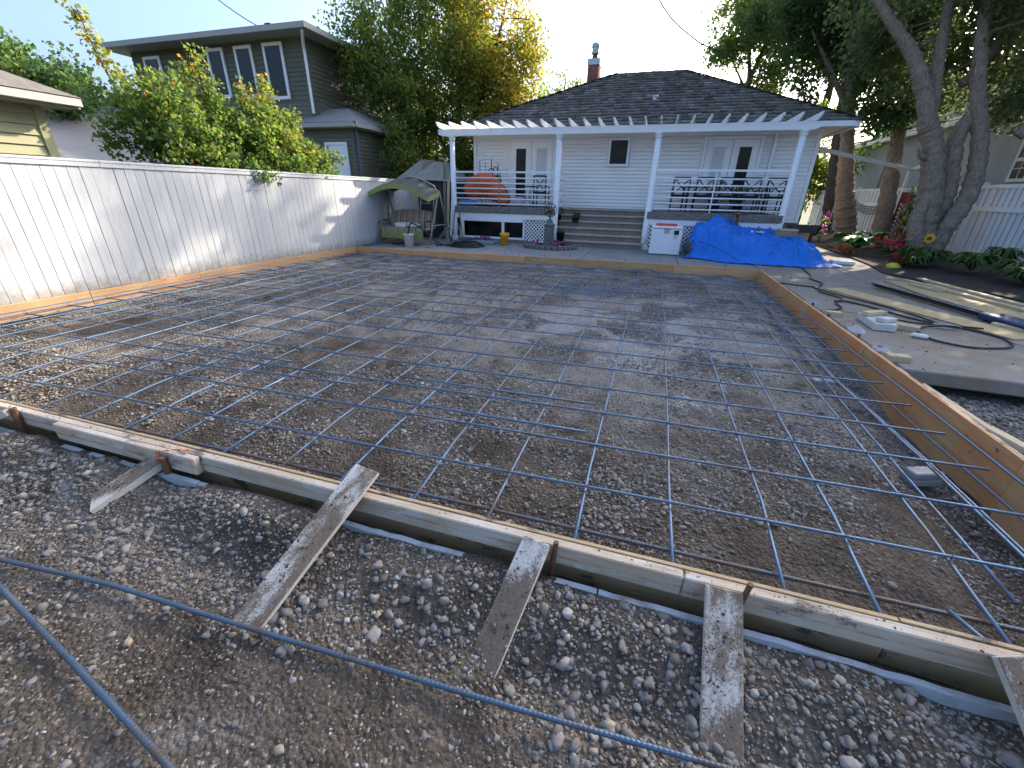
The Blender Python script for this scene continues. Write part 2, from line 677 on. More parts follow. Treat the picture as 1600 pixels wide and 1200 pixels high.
def mat_whitewood(splash):
    M = Mat('weathered white fence paint', rough=.7, spec=.25)
    v = M.vec((1, 1, .12), rand=20)
    v2 = M.vec(rand=20)
    n = M.noise(v, 22, 5, .65)
    c = M.ramp(n, [(.3, (.455, .455, .45)), (.6, (.54, .54, .53))])
    w = M.ramp(M.noise(M.vec((1, 1, .3), rand=20), 6, 7, .75), [(.60, 0.0), (.74, .75)])
    c = M.mix(w, c, (.52, .50, .46))
    kn = M.ramp(M.voro(v2, 5.5), [(.018, 1.0), (.034, 0.0)])
    c = M.mix(M.math('MULTIPLY', kn, .8), c, (.16, .13, .11))
    sz = M.n('SeparateXYZ')
    M.l(M.n('TexCoord').outputs['Object'], sz.inputs[0])
    sp = M.math('SUBTRACT', M.math('ADD', M.math('MULTIPLY', M.noise(v2, 9, 6, .7), .9), .0), M.math('MULTIPLY', M.math('ABSOLUTE', sz.outputs[2]), 1.6))
    if splash:
        c = M.mix(M.ramp(sp, [(.12, 0.0), (.42, .8)]), c, (.30, .26, .21))
    hs = M.n('HueSaturation')
    k = M.math('MULTIPLY_ADD', M.rand(), .05)
    k.node.inputs[2].default_value = .965
    M.l(k, hs.inputs['Value'])
    M.l(c, hs.inputs['Color'])
    M.color(hs.outputs[0])
    M.bump(n, .25, .004)
    return M.m


SOIL = mat_soil()
PEBBLE = mat_pebble()
FORM = mat_wood('new formwork lumber', (.62, .42, .22), (.45, .275, .125), (.58, .24, .09), .04, 0, .7, 34, .18, (.085, .066, .05), -.03, 11)
FORMN = mat_wood('weathered form board', (.50, .375, .215), (.36, .245, .125), (.42, .27, .13), .04, 0, .75, 34, .12, (.11, .085, .062), .03, 9)
FORMR = mat_wood('orange form plank along', (.64, .41, .20), (.47, .26, .11), (.60, .22, .085), .08, 1, .7, 34, .14, (.085, .066, .05), -.03, 11)
FORMY = mat_wood('new formwork lumber along', (.56, .395, .22), (.39, .245, .12), (.52, .24, .10), .04, 1, .7, 34, .18, (.085, .066, .05), -.03, 11)
CAKED = mat_wood('old concrete caked lumber', (.54, .42, .30), (.35, .26, .18), (.54, .47, .38), .06, 0, .85, 40, .08, (.13, .105, .085), .0, 7, False, True)
CAKEDY = mat_wood('old concrete caked brace wood', (.62, .56, .47), (.36, .305, .245), (.66, .62, .55), .08, 1, .85, 46, .05, (.17, .125, .088), .12, 4.5, True)
LUMBER = mat_wood('pale bare lumber', (.60, .47, .29), (.46, .34, .19), None, 0, 1, .7, 34, .12, (.16, .13, .1), -.05, 6)
OLDPLY = mat_wood('yellow old plywood', (.62, .47, .25), (.47, .33, .155), (.40, .30, .18), -.06, 1, .75, 30, .1, (.13, .105, .085), -.01, 8)
GREYWOOD = mat_wood('grey weathered wood', (.26, .235, .205), (.15, .13, .11), None, 0, 2, .9, 30, .15)
WHITEPAINT = simple('white exterior paint', (.83, .83, .815), .45, 0, .04, 3)
SIDING = simple('white vinyl siding', (.83, .815, .79), .5, 0, .05, 1.2, 0)
VINYL = simple('white vinyl fence', (.74, .75, .765), .4, 0, .05, 2, 0, .35, .04)
FENCEW = mat_whitewood(True)
FENCET = mat_whitewood(False)
REBAR = mat_rebar()
REBARD = mat_rebar(True)
SHINGLE = mat_shingle()
SLAB = mat_concrete('old broom finished slab', (.275, .245, .21), True, 1.0, (.25, .185, .125), .14)
PATIO = mat_concrete('grey patio concrete', (.235, .235, .23), False, 1.0, (.20, .19, .18), 0)
BLOCKC = mat_concrete('concrete block', (.36, .36, .355), False)
AGG = mat_aggregate()
FOAM = simple('white rigid foam', (.36, .385, .40), .7, 0, .10, 9, .2, .2, 0, (.22, .18, .14), .10)
BLUETARP = mat_tarp('blue poly tarp', (.008, .20, .74))
ORTARP = mat_tarp('orange tarp', (.74, .135, .035))
BLACK = simple('black painted metal', (.018, .018, .02), .45, .2, .2)
RUBBER = simple('black rubber hose', (.022, .022, .024), .5)
DARKROOM = simple('painted under-deck shade', (.020, .018, .017), .9)
GLASSD = Mat('dark window glass', (.016, .020, .020), .05, 0, .22).m
RUST = simple('rusty steel', (.17, .085, .05), .8, .3, .4, 14, .3)
STEEL = simple('grey tube steel', (.27, .26, .25), .5, .6, .15)
GREENSIDE = simple('olive green siding', (.125, .125, .085), .6, 0, .08, 1.5)
GARSIDE = simple('yellow green siding', (.33, .315, .175), .6, 0, .08, 1.5)
TAUPE = simple('taupe trim', (.36, .345, .30), .6, 0, .06)
GUTTER = simple('tan gutter', (.40, .375, .33), .5, 0, .06)
STUCCO = simple('blue grey stucco', (.40, .425, .43), .9, 0, .1, 2, .6)
BRICK = simple('red chimney brick', (.30, .115, .085), .85, 0, .3, 20, .3, .2, .25)
MORTAR = simple('pale mortar', (.36, .33, .31), .9)
GALV = simple('galvanised metal', (.42, .42, .42), .4, .8, .15)
ASPHALT = simple('grey roof shingles', (.23, .225, .22), .9, 0, .15, 14, .4)
LAWN = simple('lawn', (.06, .085, .03), .95, 0, .35, 3, .5)
BEDSOIL = simple('garden bed soil', (.045, .033, .025), .95, 0, .35, 7, .8)
# ------------------------------------------------------------------ ground, pad, gravel
def far_form_y(x):
    return 10.66 + (x + 8.08) * 0.0325


def ground_z(x, y):
    """height of the loose ground inside and outside the form"""
    lump = fbm(x, y, 1.1, 4, 3) * .13 + fbm(x, y, 3.6, 4, 9) * .085 + fbm(x, y, 13.0, 2, 5) * .022
    inside = -.215 + lump * smooth01(y, 1.5, 2.4) * .8
    inside = inside - .11 * (1 - smooth01(y, 1.62, 2.35)) - (.08 + .15 * (1 - smooth01(y, 4.2, 6.2))) * smooth01(x, 1.6, 2.25) - .05 * (1 - smooth01(x, -8.0, -7.3))
    inside = inside + .05 * (smooth01(x, -7.95, -7.4) * (1 - smooth01(x, -7.4, -6.6)))
    inside = inside + .045 * smooth01(y, 4.5, 8.5)
    out = -.262 + lump * .75
    tgt = -.146 + (vnoise(x * 2.3 + 3, y * 0 + 1.5, 4) - .45) * .105 + (vnoise(x * 7.0, y * 3, 14) - .5) * .04 - .11 * smooth01(x, .8, 2.0) - .03 * smooth01(-x, 1.9, 2.6)
    wt = smooth01(y, .98, 1.30)
    out = out * (1 - wt) + tgt * wt + .03 * smooth01(-x, 2.6, 3.8)
    strip = -.205 + fbm(x, y, 6, 3, 2) * .05 - .03 * smooth01(x, .9, 1.9) - .03 * smooth01(y, 1.42, 1.5)
    out = np.where(y > 1.405, strip, out)
    right = -.26 + lump * .7
    z = np.where(y < 1.50, out, inside)
    z = np.where((x > 2.49) & (y > 1.5), right, z)
    # shallow trench where the slab strip at the far right meets the form
    return z


def make_ground():
    xs = np.concatenate([np.arange(-12, -4.6, .09), np.arange(-4.6, 3.6, .032), np.arange(3.6, 7, .09)])
    ys = np.concatenate([np.arange(-3, -.1, .12), np.arange(-.1, 3.4, .03), np.arange(3.4, 11.6, .07)])
    X, Y = np.meshgrid(xs, ys)
    Z = ground_z(X, Y)
    Z = np.where((X < -8.12), -.10 + 0 * Z, Z)
    Z = np.where((Y > 11.08) | ((Y > 4.95) & (X > 2.62)), -.27, Z)
    V = np.stack([X, Y, Z], -1).reshape(-1, 3)
    nx, ny = len(xs), len(ys)
    i = np.arange(nx * ny).reshape(ny, nx)
    F = np.stack([i[:-1, :-1], i[:-1, 1:], i[1:, 1:], i[1:, :-1]], -1).reshape(-1, 4)
    o = np_mesh('gravel_ground', V, F, SOIL, smooth=True)
    o['kind'] = 'structure'


make_ground()
b = MB().quad((-900, -900, -.62), (900, -900, -.62), (900, 900, -.62), (-900, 900, -.62))
tag(b.build('ground', BEDSOIL), kind='structure')
b = MB().quad((-60, -20, -.14), (-8.25, -20, -.14), (-8.25, 70, -.14), (-60, 70, -.14))
tag(b.build('neighbour_lawn', LAWN), kind='structure')
b = MB().quad((8.65, -20, -.12), (70, -20, -.12), (70, 70, -.12), (8.65, 70, -.12))
tag(b.build('side_lawn', LAWN), kind='structure')
b = MB().quad((-8.25, 17.5, -.10), (8.65, 17.5, -.10), (8.65, 70, -.10), (-8.25, 70, -.10))
tag(b.build('front_lawn', LAWN), kind='structure')


def ico(sub):
    t = (1 + 5 ** .5) / 2
    v = [(-1, t, 0), (1, t, 0), (-1, -t, 0), (1, -t, 0), (0, -1, t), (0, 1, t), (0, -1, -t), (0, 1, -t), (t, 0, -1), (t, 0, 1), (-t, 0, -1), (-t, 0, 1)]
    f = [(0, 11, 5), (0, 5, 1), (0, 1, 7), (0, 7, 10), (0, 10, 11), (1, 5, 9), (5, 11, 4), (11, 10, 2), (10, 7, 6), (7, 1, 8), (3, 9, 4), (3, 4, 2),
         (3, 2, 6), (3, 6, 8), (3, 8, 9), (4, 9, 5), (2, 4, 11), (6, 2, 10), (8, 6, 7), (9, 8, 1)]
    v = [Vector(q).normalized() for q in v]
    for _ in range(sub):
        mid, nf = {}, []

        def mp(a, b):
            k = (min(a, b), max(a, b))
            if k not in mid:
                v.append((v[a] + v[b]).normalized())
                mid[k] = len(v) - 1
            return mid[k]
        for a, b_, c in f:
            x, y, z = mp(a, b_), mp(b_, c), mp(c, a)
            nf += [(a, x, z), (b_, y, x), (c, z, y), (x, y, z)]
        f = nf
    return np.array([tuple(q) for q in v]), np.array(f)


def pebbles(P, S, sub, seed, tint_bias=0.0):
    """one array of stones at points P (n,3) with mean radii S (n)"""
    rg = np.random.default_rng(seed)
    v, f = ico(sub)
    n = len(P)
    var = []
    for k in range(14):
        d = 1 + .22 * np.sin(v @ rg.normal(size=3) * 2.2 + rg.uniform(0, 6)) + .16 * rg.uniform(-1, 1, len(v))
        q = np.sign(v) * np.abs(v) ** rg.uniform(.75, 1.0)
        var.append(q * d[:, None])
    var = np.array(var)
    kind = rg.integers(0, 14, n)
    sc = np.stack([rg.uniform(.85, 1.35, n), rg.uniform(.65, 1.0, n), rg.uniform(.45, .8, n)], -1) * S[:, None]
    L = var[kind] * sc[:, None, :]
    a, t, tz = rg.uniform(0, 2 * PI, n), rg.normal(0, .38, n), rg.uniform(0, 2 * PI, n)
    ca, sa = np.cos(a)[:, None], np.sin(a)[:, None]
    x, y, z = L[..., 0], L[..., 1], L[..., 2]
    ct, st = np.cos(t)[:, None], np.sin(t)[:, None]
    y, z = y * ct - z * st, y * st + z * ct
    x, y = x * ca - y * sa, x * sa + y * ca
    V = np.stack([x, y, z], -1) + P[:, None, :]
    V[..., 2] += (sc[:, 2] * rg.uniform(-.35, .6, n))[:, None]
    F = (f[None] + (np.arange(n) * len(v))[:, None, None]).reshape(-1, 3)
    tint = np.repeat(np.clip(rg.beta(1.7, 2.1, n) + tint_bias * 0 + (rg.random(n) < .05) * .45, 0, 1), len(f))
    return V.reshape(-1, 3), F, tint


def gravel_points(n, x0, x1, y0, y1, thr, seed, sc=1.3):
    rg = np.random.default_rng(seed)
    x, y = rg.uniform(x0, x1, n), rg.uniform(y0, y1, n)
    dens = fbm(x, y, sc, 4, seed) + .5
    keep = dens + rg.normal(0, .06, n) > thr
    return x[keep], y[keep]


def make_gravel():
    rg = np.random.default_rng(5)
    VV, FF, TT, o = [], [], [], 0

    def add(x, y, S, sub, seed):
        nonlocal o
        P = np.stack([x, y, ground_z(x, y)], -1)
        v, f, t = pebbles(P, S, sub, seed)
        VV.append(v), FF.append(f + o), TT.append(t)
        o += len(v)
    # outside the near form: big rounded stones, densest close to the foam strip
    n = 26000
    x, y = rg.uniform(-4.8, 2.4, n), rg.uniform(.15, 1.37, n)
    w = smooth01(y, .62, 1.05) * .85 + fbm(x, y, 2.1, 4, 21) * 2.6 + .04 + .40 * smooth01(x, -.2, 1.0) * smooth01(y, .4, .8)
    k = rg.random(n) < np.clip(w, .035, 1)
    x, y = x[k], y[k]
    S = np.clip(rg.lognormal(math.log(.0078), .46, len(x)), .005, .027)
    big = S > .0125
    add(x[big], y[big], S[big], 1, 1)
    add(x[~big], y[~big], S[~big], 0, 2)
    # grit in the foreground
    x, y = rg.uniform(-4.8, 2.3, 17000), rg.uniform(.1, 1.38, 17000)
    add(x, y, np.clip(rg.lognormal(math.log(.0042), .42, len(x)), .002, .009), 0, 3)
    # inside the pad
    x, y = gravel_points(62000, -8.0, 2.42, 1.56, 5.2, .55, 31, .9)
    add(x, y, np.clip(rg.lognormal(math.log(.0088), .4, len(x)), .005, .023), 0, 4)
    x, y = gravel_points(34000, -3, 2.42, 1.56, 3.6, .46, 37, 2.4)
    add(x, y, np.clip(rg.lognormal(math.log(.0066), .45, len(x)), .003, .02), 0, 6)
    x, y = gravel_points(22000, -8.0, 2.42, 5.2, 9.0, .52, 33, .7)
    add(x, y, np.clip(rg.lognormal(math.log(.013), .3, len(x)), .008, .024), 0, 7)
    # right of the form
    x, y = rg.uniform(2.52, 4.6, 7000), rg.uniform(1.6, 4.85, 7000)
    add(x, y, np.clip(rg.lognormal(math.log(.016), .35, len(x)), .008, .034), 0, 8)
    ob = np_mesh('gravel', np.concatenate(VV), np.concatenate(FF), PEBBLE, np.concatenate(TT), smooth=True)
    tag(ob, 'loose grey river gravel scattered inside and around the wooden form', 'gravel', kind='stuff')


make_gravel()

# ------------------------------------------------------------------ formwork
form = thing('concrete_form', 'near timber form with concrete-caked rail along the front of the pad', 'formwork', (-3, 1.5, -.3))
xs = [-8.1, -5.6, -3.05, -.62, 1.15, 2.47]
for i in range(5):
    p = MB().box((xs[i] + .002, 1.517, -.30), (xs[i + 1] - .002, 1.537, .002 - .003 * (i % 2))).build('form_board', FORMN, form, bevel=.002, origin=(xs[i], 1.52, 0))
xs = [-8.1, -4.9, -2.43, .35, 2.52]
for i in range(4):
    MB().box((xs[i] + .002, 1.462, -.112), (xs[i + 1] - .002, 1.5145, -.002)).build('rail_board', CAKED, form, bevel=.006, origin=(xs[i], 1.48, 0))
MB().box((-3.72, 1.416, -.116), (-2.435, 1.461, .004)).build('splice_block', CAKED, form, bevel=.007, origin=(-3.7, 1.42, 0))
ORSPRAY = simple('orange marking paint', (.85, .16, .03), .6)
rg = random.Random(4)
mk = MB()
for k in range(26):
    px, dy = -2.72 + rg.gauss(0, .03) + k * .002, rg.random()
    s = rg.uniform(.006, .018)
    if k < 15:
        px = -2.68 + .16 * (dy - .2) + rg.gauss(0, .008)
        yy = 1.42 + .075 * dy
        zz = .0055 if yy < 1.461 else .0035
        mk.poly([(px + s * math.cos(a), min(yy + s * .6 * math.sin(a), 1.459) if yy < 1.461 else max(yy + s * .6 * math.sin(a), 1.465), zz - (.005 if yy > 1.461 else 0)) for a in (0, 1.1, 2.2, 3.2, 4.3, 5.3)])
    else:
        px = -2.73 + rg.gauss(0, .012)
        zz = -.004 - .06 * dy
        mk.poly([(px + s * .6 * math.cos(a), 1.4145, min(zz + s * math.sin(a), .003)) for a in (0, 1.1, 2.2, 3.2, 4.3, 5.3)])
mk.build('paint_mark', ORSPRAY, form)

form = thing('concrete_form', 'left timber form at the foot of the white fence', 'formwork', (-8.08, 6, -.3))
ys = [1.54, 4.15, 5.92, 8.4, 10.66]
for i in range(4):
    MB().box((-8.115, ys[i] + .003, -.30), (-8.075 + .004 * (i % 2), ys[i + 1] - .003, .0 - .004 * (i % 2))).build('form_board', FORMY, form, bevel=.003, origin=(-8.09, ys[i], 0))

form = thing('concrete_form', 'far timber form between the pad and the house patio', 'formwork', (-3, 10.85, -.3))
xs = [-8.11, -5.6, -3.05, -.95, .62, 2.51]
for i in range(5):
    a, b_ = xs[i] + .003, xs[i + 1] - .003
    ya, yb = far_form_y(a), far_form_y(b_)
    d = .004 * (i % 2)
    MB().prism([(a, ya + d, -.30), (b_, yb + d, -.30), (b_, yb + .038, -.30), (a, ya + .038, -.30)], (0, 0, .30 + .01 * (i > 1))).build(
        'form_board', FORM, form, bevel=.003, origin=(a, ya, 0))

form = thing('concrete_form', 'right timber form beside the old concrete walkway', 'formwork', (2.5, 6, -.3))
ys = [1.54, 3.1, 5.43, 7.35, 9.2, 10.99]
for i in range(5):
    d = .004 * (i % 2)
    MB().box((2.47 + d, ys[i] + .002, -.47 if i < 2 else -.36), (2.508, ys[i + 1] - .002, .012 - d)).build('form_board', FORMR, form, bevel=.003, origin=(2.49, ys[i], 0))
for y0, y1 in ((1.56, 4.6), (4.62, 7.9)):
    MB().box((2.511, y0, -.10), (2.549, y1, -.006)).build('rail_board', CAKEDY, form, bevel=.005, origin=(2.53, y0, 0))

# foam strip under the near form
foam = thing('foam_strip', 'pale rigid foam strip half buried in gravel under the near form', 'foam board', (-1, 1.39, -.3))
xs = [-4.9, -2.4, .0, 2.45]
for i in range(3):
    q = MB()
    n = 40
    a, b_ = xs[i] + .004, xs[i + 1] - .004
    top = [-.135 - .045 * max(0, (a + (b_ - a) * k / n - .7)) / 1.4 + rg.uniform(-.004, .004) for k in range(n + 1)]
    pts = [(a + (b_ - a) * k / n, 1.375, top[k]) for k in range(n + 1)] + [(b_, 1.375, -.5), (a, 1.375, -.5)]
    q.prism(pts, (0, .028, 0)).build('foam_panel', FOAM, foam, origin=(a, 1.38, 0))


BOARDS = []


def brace(label, a, b_, w, t, name='brace_board', roll=0.0, rot_mat=None):
    """board from lower end a to upper end b_; its own long axis is local Y"""
    a, b_ = Vector(a), Vector(b_)
    d = (b_ - a)
    L = d.length
    d.normalize()
    s = d.cross(Vector((0, 0, 1))).normalized()
    u = s.cross(d)
    q = Quaternion(d, roll)
    s, u = q @ s, q @ u
    Mx = Matrix((s, d, u)).transposed().to_4x4()
    mb = MB()
    n = 14
    rr = random.Random(label)
    pts = [(-w / 2 + .003 * rr.random(), 0, -t / 2), (w / 2, rr.uniform(-.05, .05), -t / 2), (w / 2, L, -t / 2), (-w / 2, L - .004, -t / 2)]
    mb.prism(pts, (0, 0, t))
    me = mb.mesh(name)
    o = link(name, me, rot_mat or CAKEDY, None, (0, 0, 0), False, .004)
    Mx.translation = a
    o.matrix_world = Mx
    BOARDS.append((Mx.copy(), w, L, t))
    return tag(o, label, 'brace board', 'brace boards holding the forms')


brace('longest muddy brace board resting over the top of the near form', (-1.475, .74, -.30), (-1.305, 1.575, .100), .165, .028)
brace('dirt-covered brace board against the near form, middle of the three long ones', (-.425, .93, -.325), (-.305, 1.455, .012), .135, .028)
brace('pale caked brace board ending in gravel, right of the middle brace', (.495, .88, -.36), (.503, 1.452, .006), .143, .026)
brace('white-crusted brace board cut by the right edge of the photo', (1.62, .93, -.42), (1.455, 1.455, .034), .16, .03)
brace('short muddy brace stub with bright side edge beside the orange paint mark', (-2.88, 1.12, -.205), (-2.765, 1.43, -.085), .15, .05)
brace('brace board end with bare wood tip at the left edge of the near form', (-4.62, 1.16, -.2), (-4.20, 1.44, .01), .10, .045)
# right side braces standing on the gravel beyond the right form
brace('thin brace board lying from the right form onto the gravel', (2.93, 3.92, -.22), (2.535, 4.42, -.02), .075, .035, rot_mat=LUMBER)
brace('pale brace board outside the right form at the edge of the photo', (3.05, 2.95, -.16), (2.545, 3.57, .0), .085, .04, rot_mat=LUMBER)


def stake(label, x, y, z0, z1, r=.013, lean=(0, 0), mat=None, name='form_stake', cat='stake', group='steel stakes along the near form'):
    o = thing(name, label, cat, (x, y, z0), group)
    MB().tube([(x, y, z0), (x + lean[0], y + lean[1], z1)], r, 8).build('shaft', mat or RUST, o)
    MB().tube([(x + lean[0], y + lean[1], z1 - .004), (x + lean[0], y + lean[1], z1 + .004)], [r * 1.12, r * 1.02], 8).build('head', mat or RUST, o)


stake('rusty steel stake beside the orange paint mark on the near form', -2.66, 1.395, -.5, -.02, .019)
stake('rusty stake with dirty block at the left end of near form', -4.17, 1.44, -.5, .03, .02)
stake('small rusty stake head above the middle brace board', -.245, 1.44, -.4, .03, .012, (.03, .01))
stake('rusty stake leaning above the caked brace board right of middle', .545, 1.44, -.4, .055, .012, (.05, .02))

# thin pins behind the far form
px = [-3.63, -3.23, -2.55, -1.87, -1.22, -.52, .28, 1.07, 1.75]
for i, x in enumerate(px):
    stake('thin steel pin standing behind far form board, %s from the left' % ORD[i + 1], x, far_form_y(x) + .07, -.3, .085 + .03 * (i % 3 == 0), .006,
          (.01 * math.sin(i * 3.3), 0), REBAR, 'steel_pin', 'pin', 'steel pins behind the far form')


# ------------------------------------------------------------------ reinforcing bars
def bar(label, pts, r, group, ribs=False, n=7):
    pts = [Vector(p) for p in pts]
    rr = random.Random(label)
    fine = []
    for a, b_ in zip(pts[:-1], pts[1:]):
        k = max(2, int((b_ - a).length / .35))
        for j in range(k):
            fine.append(a.lerp(b_, j / k))
    fine.append(pts[-1])
    ph, am = rr.uniform(0, 6), rr.uniform(.001, .0035)
    d = (pts[-1] - pts[0]).normalized()
    sd = Vector((d.y, -d.x, 0))
    for j, p in enumerate(fine):
        s = math.sin(j * .7 + ph)
        fine[j] = p + sd * am * s + Vector((0, 0, am * .8 * math.sin(j * .9 + ph * 2)))
    if ribs:
        # smooth the polyline densely and modulate the radius so the ribs are real
        dense, rad = [], []
        L = 0
        for a, b_ in zip(fine[:-1], fine[1:]):
            k = max(1, int((b_ - a).length / .0045))
            for j in range(k):
                dense.append(a.lerp(b_, j / k))
                rad.append(r * (1.0 + (.12 if (len(rad) % 4) < 2 else -.04)))
        fine, rad = dense, rad
        mb = MB().tube(fine, rad, n)
    else:
        mb = MB().tube(fine, r, n)
    o = mb.build('reinforcing_bar', REBARD if ribs else REBAR, None, True, origin=pts[0])
    return tag(o, label, 'rebar', group)


ZB = -.118
LX = [-.154 - .487 * k for k in range(16, 0, -1)] + [-.154, .34, .823, 1.2, 1.66]
for i, x in enumerate(LX):
    k = len(LX) - i
    j = rg.uniform(-.02, .02)
    if k > 5:
        x0 = x + rg.uniform(-.03, .03)
    else:
        x0 = x
    bar('rebar running toward the house, %s lengthwise bar from the right' % ORD[k], [(x0, 1.56, ZB - .05), (x0 + j, 2.3, ZB), (x - j, 6, ZB + .012), (x + rg.uniform(-.03, .03), far_form_y(x) - .06, ZB - .02)],
        .0088, 'lengthwise rebar of the pad')
RY = [2.08 + .485 * k for k in range(18)]
for i, y in enumerate(RY):
    t = .03 if i < 12 else .035
    e = rg.uniform(.0, .06)
    bar('rebar running left to right, %s full row from the near form' % ORD[i + 1],
        [(-8.02, y - t * 8 + .02, ZB - .01), (-4, y - 4 * t * .9, ZB + .016), (0, y, ZB + .018), (2.40 - e, y + 2.4 * t, ZB + .012)], .0086, 'crosswise rebar of the pad')
# wire ties at the crossings
tie = MB()
for y in RY[:9]:
    for x in LX:
        if rg.random() < .75:
            yy = y + .03 * x
            a = rg.uniform(-.4, .4)
            p = Vector((x, yy, ZB + .016))
            d1 = Vector((math.cos(.78 + a), math.sin(.78 + a), 0)) * .020
            tie.tube([p - d1 - Vector((0, 0, .02)), p - d1 * .8 + Vector((0, 0, .012)), p + d1 * .8 + Vector((0, 0, .012)), p + d1 - Vector((0, 0, .02))], .0022, 4)
            t2 = Vector((rg.uniform(-.02, .02), rg.uniform(-.02, .02), .026))
            tie.tube([p + d1 * .5 + Vector((0, 0, .010)), p + d1 * .5 + t2], .002, 4)
tag(tie.build('wire_ties', RUST), 'thin wire ties twisted round the rebar crossings', 'wire', kind='stuff')
# edge bars
bar('ribbed rebar lying low just inside the near form, inner of two', [(-7.9, 1.66, -.19), (-4, 1.74, -.19), (0, 1.80, -.185), (2.44, 1.82, -.18)], .0105, 'edge bars along the near form', True, 8)
bar('ribbed rebar hugging the near form at the right end', [(.45, 1.575, -.13), (1.3, 1.60, -.135), (2.44, 1.655, -.14)], .0105, 'edge bars along the near form', True, 8)
bar('rebar along the right form, leftmost and palest of the bundle', [(1.87, 2.0, -.20), (1.90, 4.2, -.2), (2.03, 7.8, -.19), (2.02, 10.2, -.17)], .0085, 'bars bundled along the right form')
bar('bright rebar along the right form, middle of the bundle', [(2.06, 1.7, -.15), (2.05, 3.2, -.15), (1.97, 4.6, -.15), (2.0, 9.9, -.14)], .0095, 'bars bundled along the right form')
bar('rebar doubled beside the middle bar of the right bundle', [(2.11, 1.7, -.155), (2.08, 3.2, -.158), (2.0, 4.6, -.16), (2.03, 7.0, -.16)], .0085, 'bars bundled along the right form')
bar('rebar lying low against the foot of the right form', [(2.40, 1.7, -.24), (2.39, 4.5, -.25), (2.38, 10.5, -.22)], .0085, 'bars bundled along the right form')
bar('upper rebar hung high against the inner face of the right form', [(2.44, 1.6, -.09), (2.42, 4.5, -.085), (2.41, 7.6, -.10)], .0085, 'bars bundled along the right form')
bar('upper rebar leaning on the inner face of left form', [(-7.99, 1.9, -.09), (-8.0, 4.5, -.08), (-8.0, 7.5, -.07)], .0085, 'bars along the left form')
bar('lower rebar along the foot of left form', [(-7.84, 1.9, -.17), (-7.86, 5.5, -.16), (-7.9, 10.3, -.17)], .0085, 'bars along the left form')
# lapped short bars lying between the rows
bar('lapped rebar at the left, starting near the second row', [(-5.17, 3.08, -.1), (-3.3, 3.09, -.1)], .0085, 'short lap bars lying between the rows')
bar('lapped rebar at the left, nearer the camera', [(-5.02, 2.64, -.1), (-2.35, 2.85, -.1)], .0085, 'short lap bars lying between the rows')
bar('lapped rebar across the middle of the pad, farther of two', [(-2.07, 3.12, -.095), (-.24, 3.18, -.095)], .009, 'short lap bars lying between the rows')
bar('lapped rebar across the middle of the pad, nearer of two', [(-2.07, 2.67, -.095), (-.25, 2.70, -.095)], .009, 'short lap bars lying between the rows')
for k in range(4):
    bar('loose rebar among dark bars before the middle of far form, %s from camera' % ORD[k + 1], [(-1.9 + .1 * k, 7.68 + .21 * k, -.14), (-.2 + .12 * k, 7.78 + .19 * k, -.14)], .007, 'loose bars near the far form')
# short stubs rising at the near form
bar('short upright rebar stub behind the longest brace board', [(-1.13, 1.62, -.3), (-1.10, 1.66, -.09)], .0085, 'rebar stubs at the near form')
bar('short bent rebar stub left of the caked brace board', [(.335, 1.62, -.28), (.33, 1.60, -.10)], .0075, 'rebar stubs at the near form')
bar('short rebar stub leaning at the right end of near form', [(1.62, 1.57, -.16), (1.50, 1.80, -.15)], .0095, 'rebar stubs at the near form')
# the two bars lying in the foreground
bar('long ribbed rebar lying across the foreground soil', [(-3.1, .67, -.215), (-2.2, .765, -.215), (-1.24, .81, -.215), (-.24, .86, -.21), (.5, .905, -.205)], .0100, 'loose bars in the foreground', True, 10)
bar('ribbed rebar crossing the bottom left corner', [(-3.1, .65, -.225), (-2.72, .61, -.225), (-2.02, .49, -.222), (-1.30, .36, -.22), (-.9, .28, -.22)], .0112, 'loose bars in the foreground', True, 10)

# concrete support blocks
def block(label, x, y, z, rz, sx=.19, sy=.09, sz=.09, mat=None):
    o = thing('concrete_block', label, 'block', (x, y, z), 'concrete blocks propping the rebar')
    o.rotation_euler = (0, 0, rz)
    BASE[o.name] = (0, 0, 0)
    MB().box((-sx / 2, -sy / 2, 0), (sx / 2, sy / 2, sz * .5)).build('lower_brick', mat or BLOCKC, o, bevel=.008)
    MB().box((-sx / 2 + .006, -sy / 2 + .004, sz * .5 + .001), (sx / 2 - .004, sy / 2 - .002, sz)).build('upper_brick', mat or BLOCKC, o, bevel=.008)


block('grey concrete block under the bars at the near end of right form', 2.16, 3.32, -.40, .35, .24, .11, .11)
block('dark concrete block under the bars halfway along right form', 1.93, 4.78, -.31, .2, .2, .10, .10)
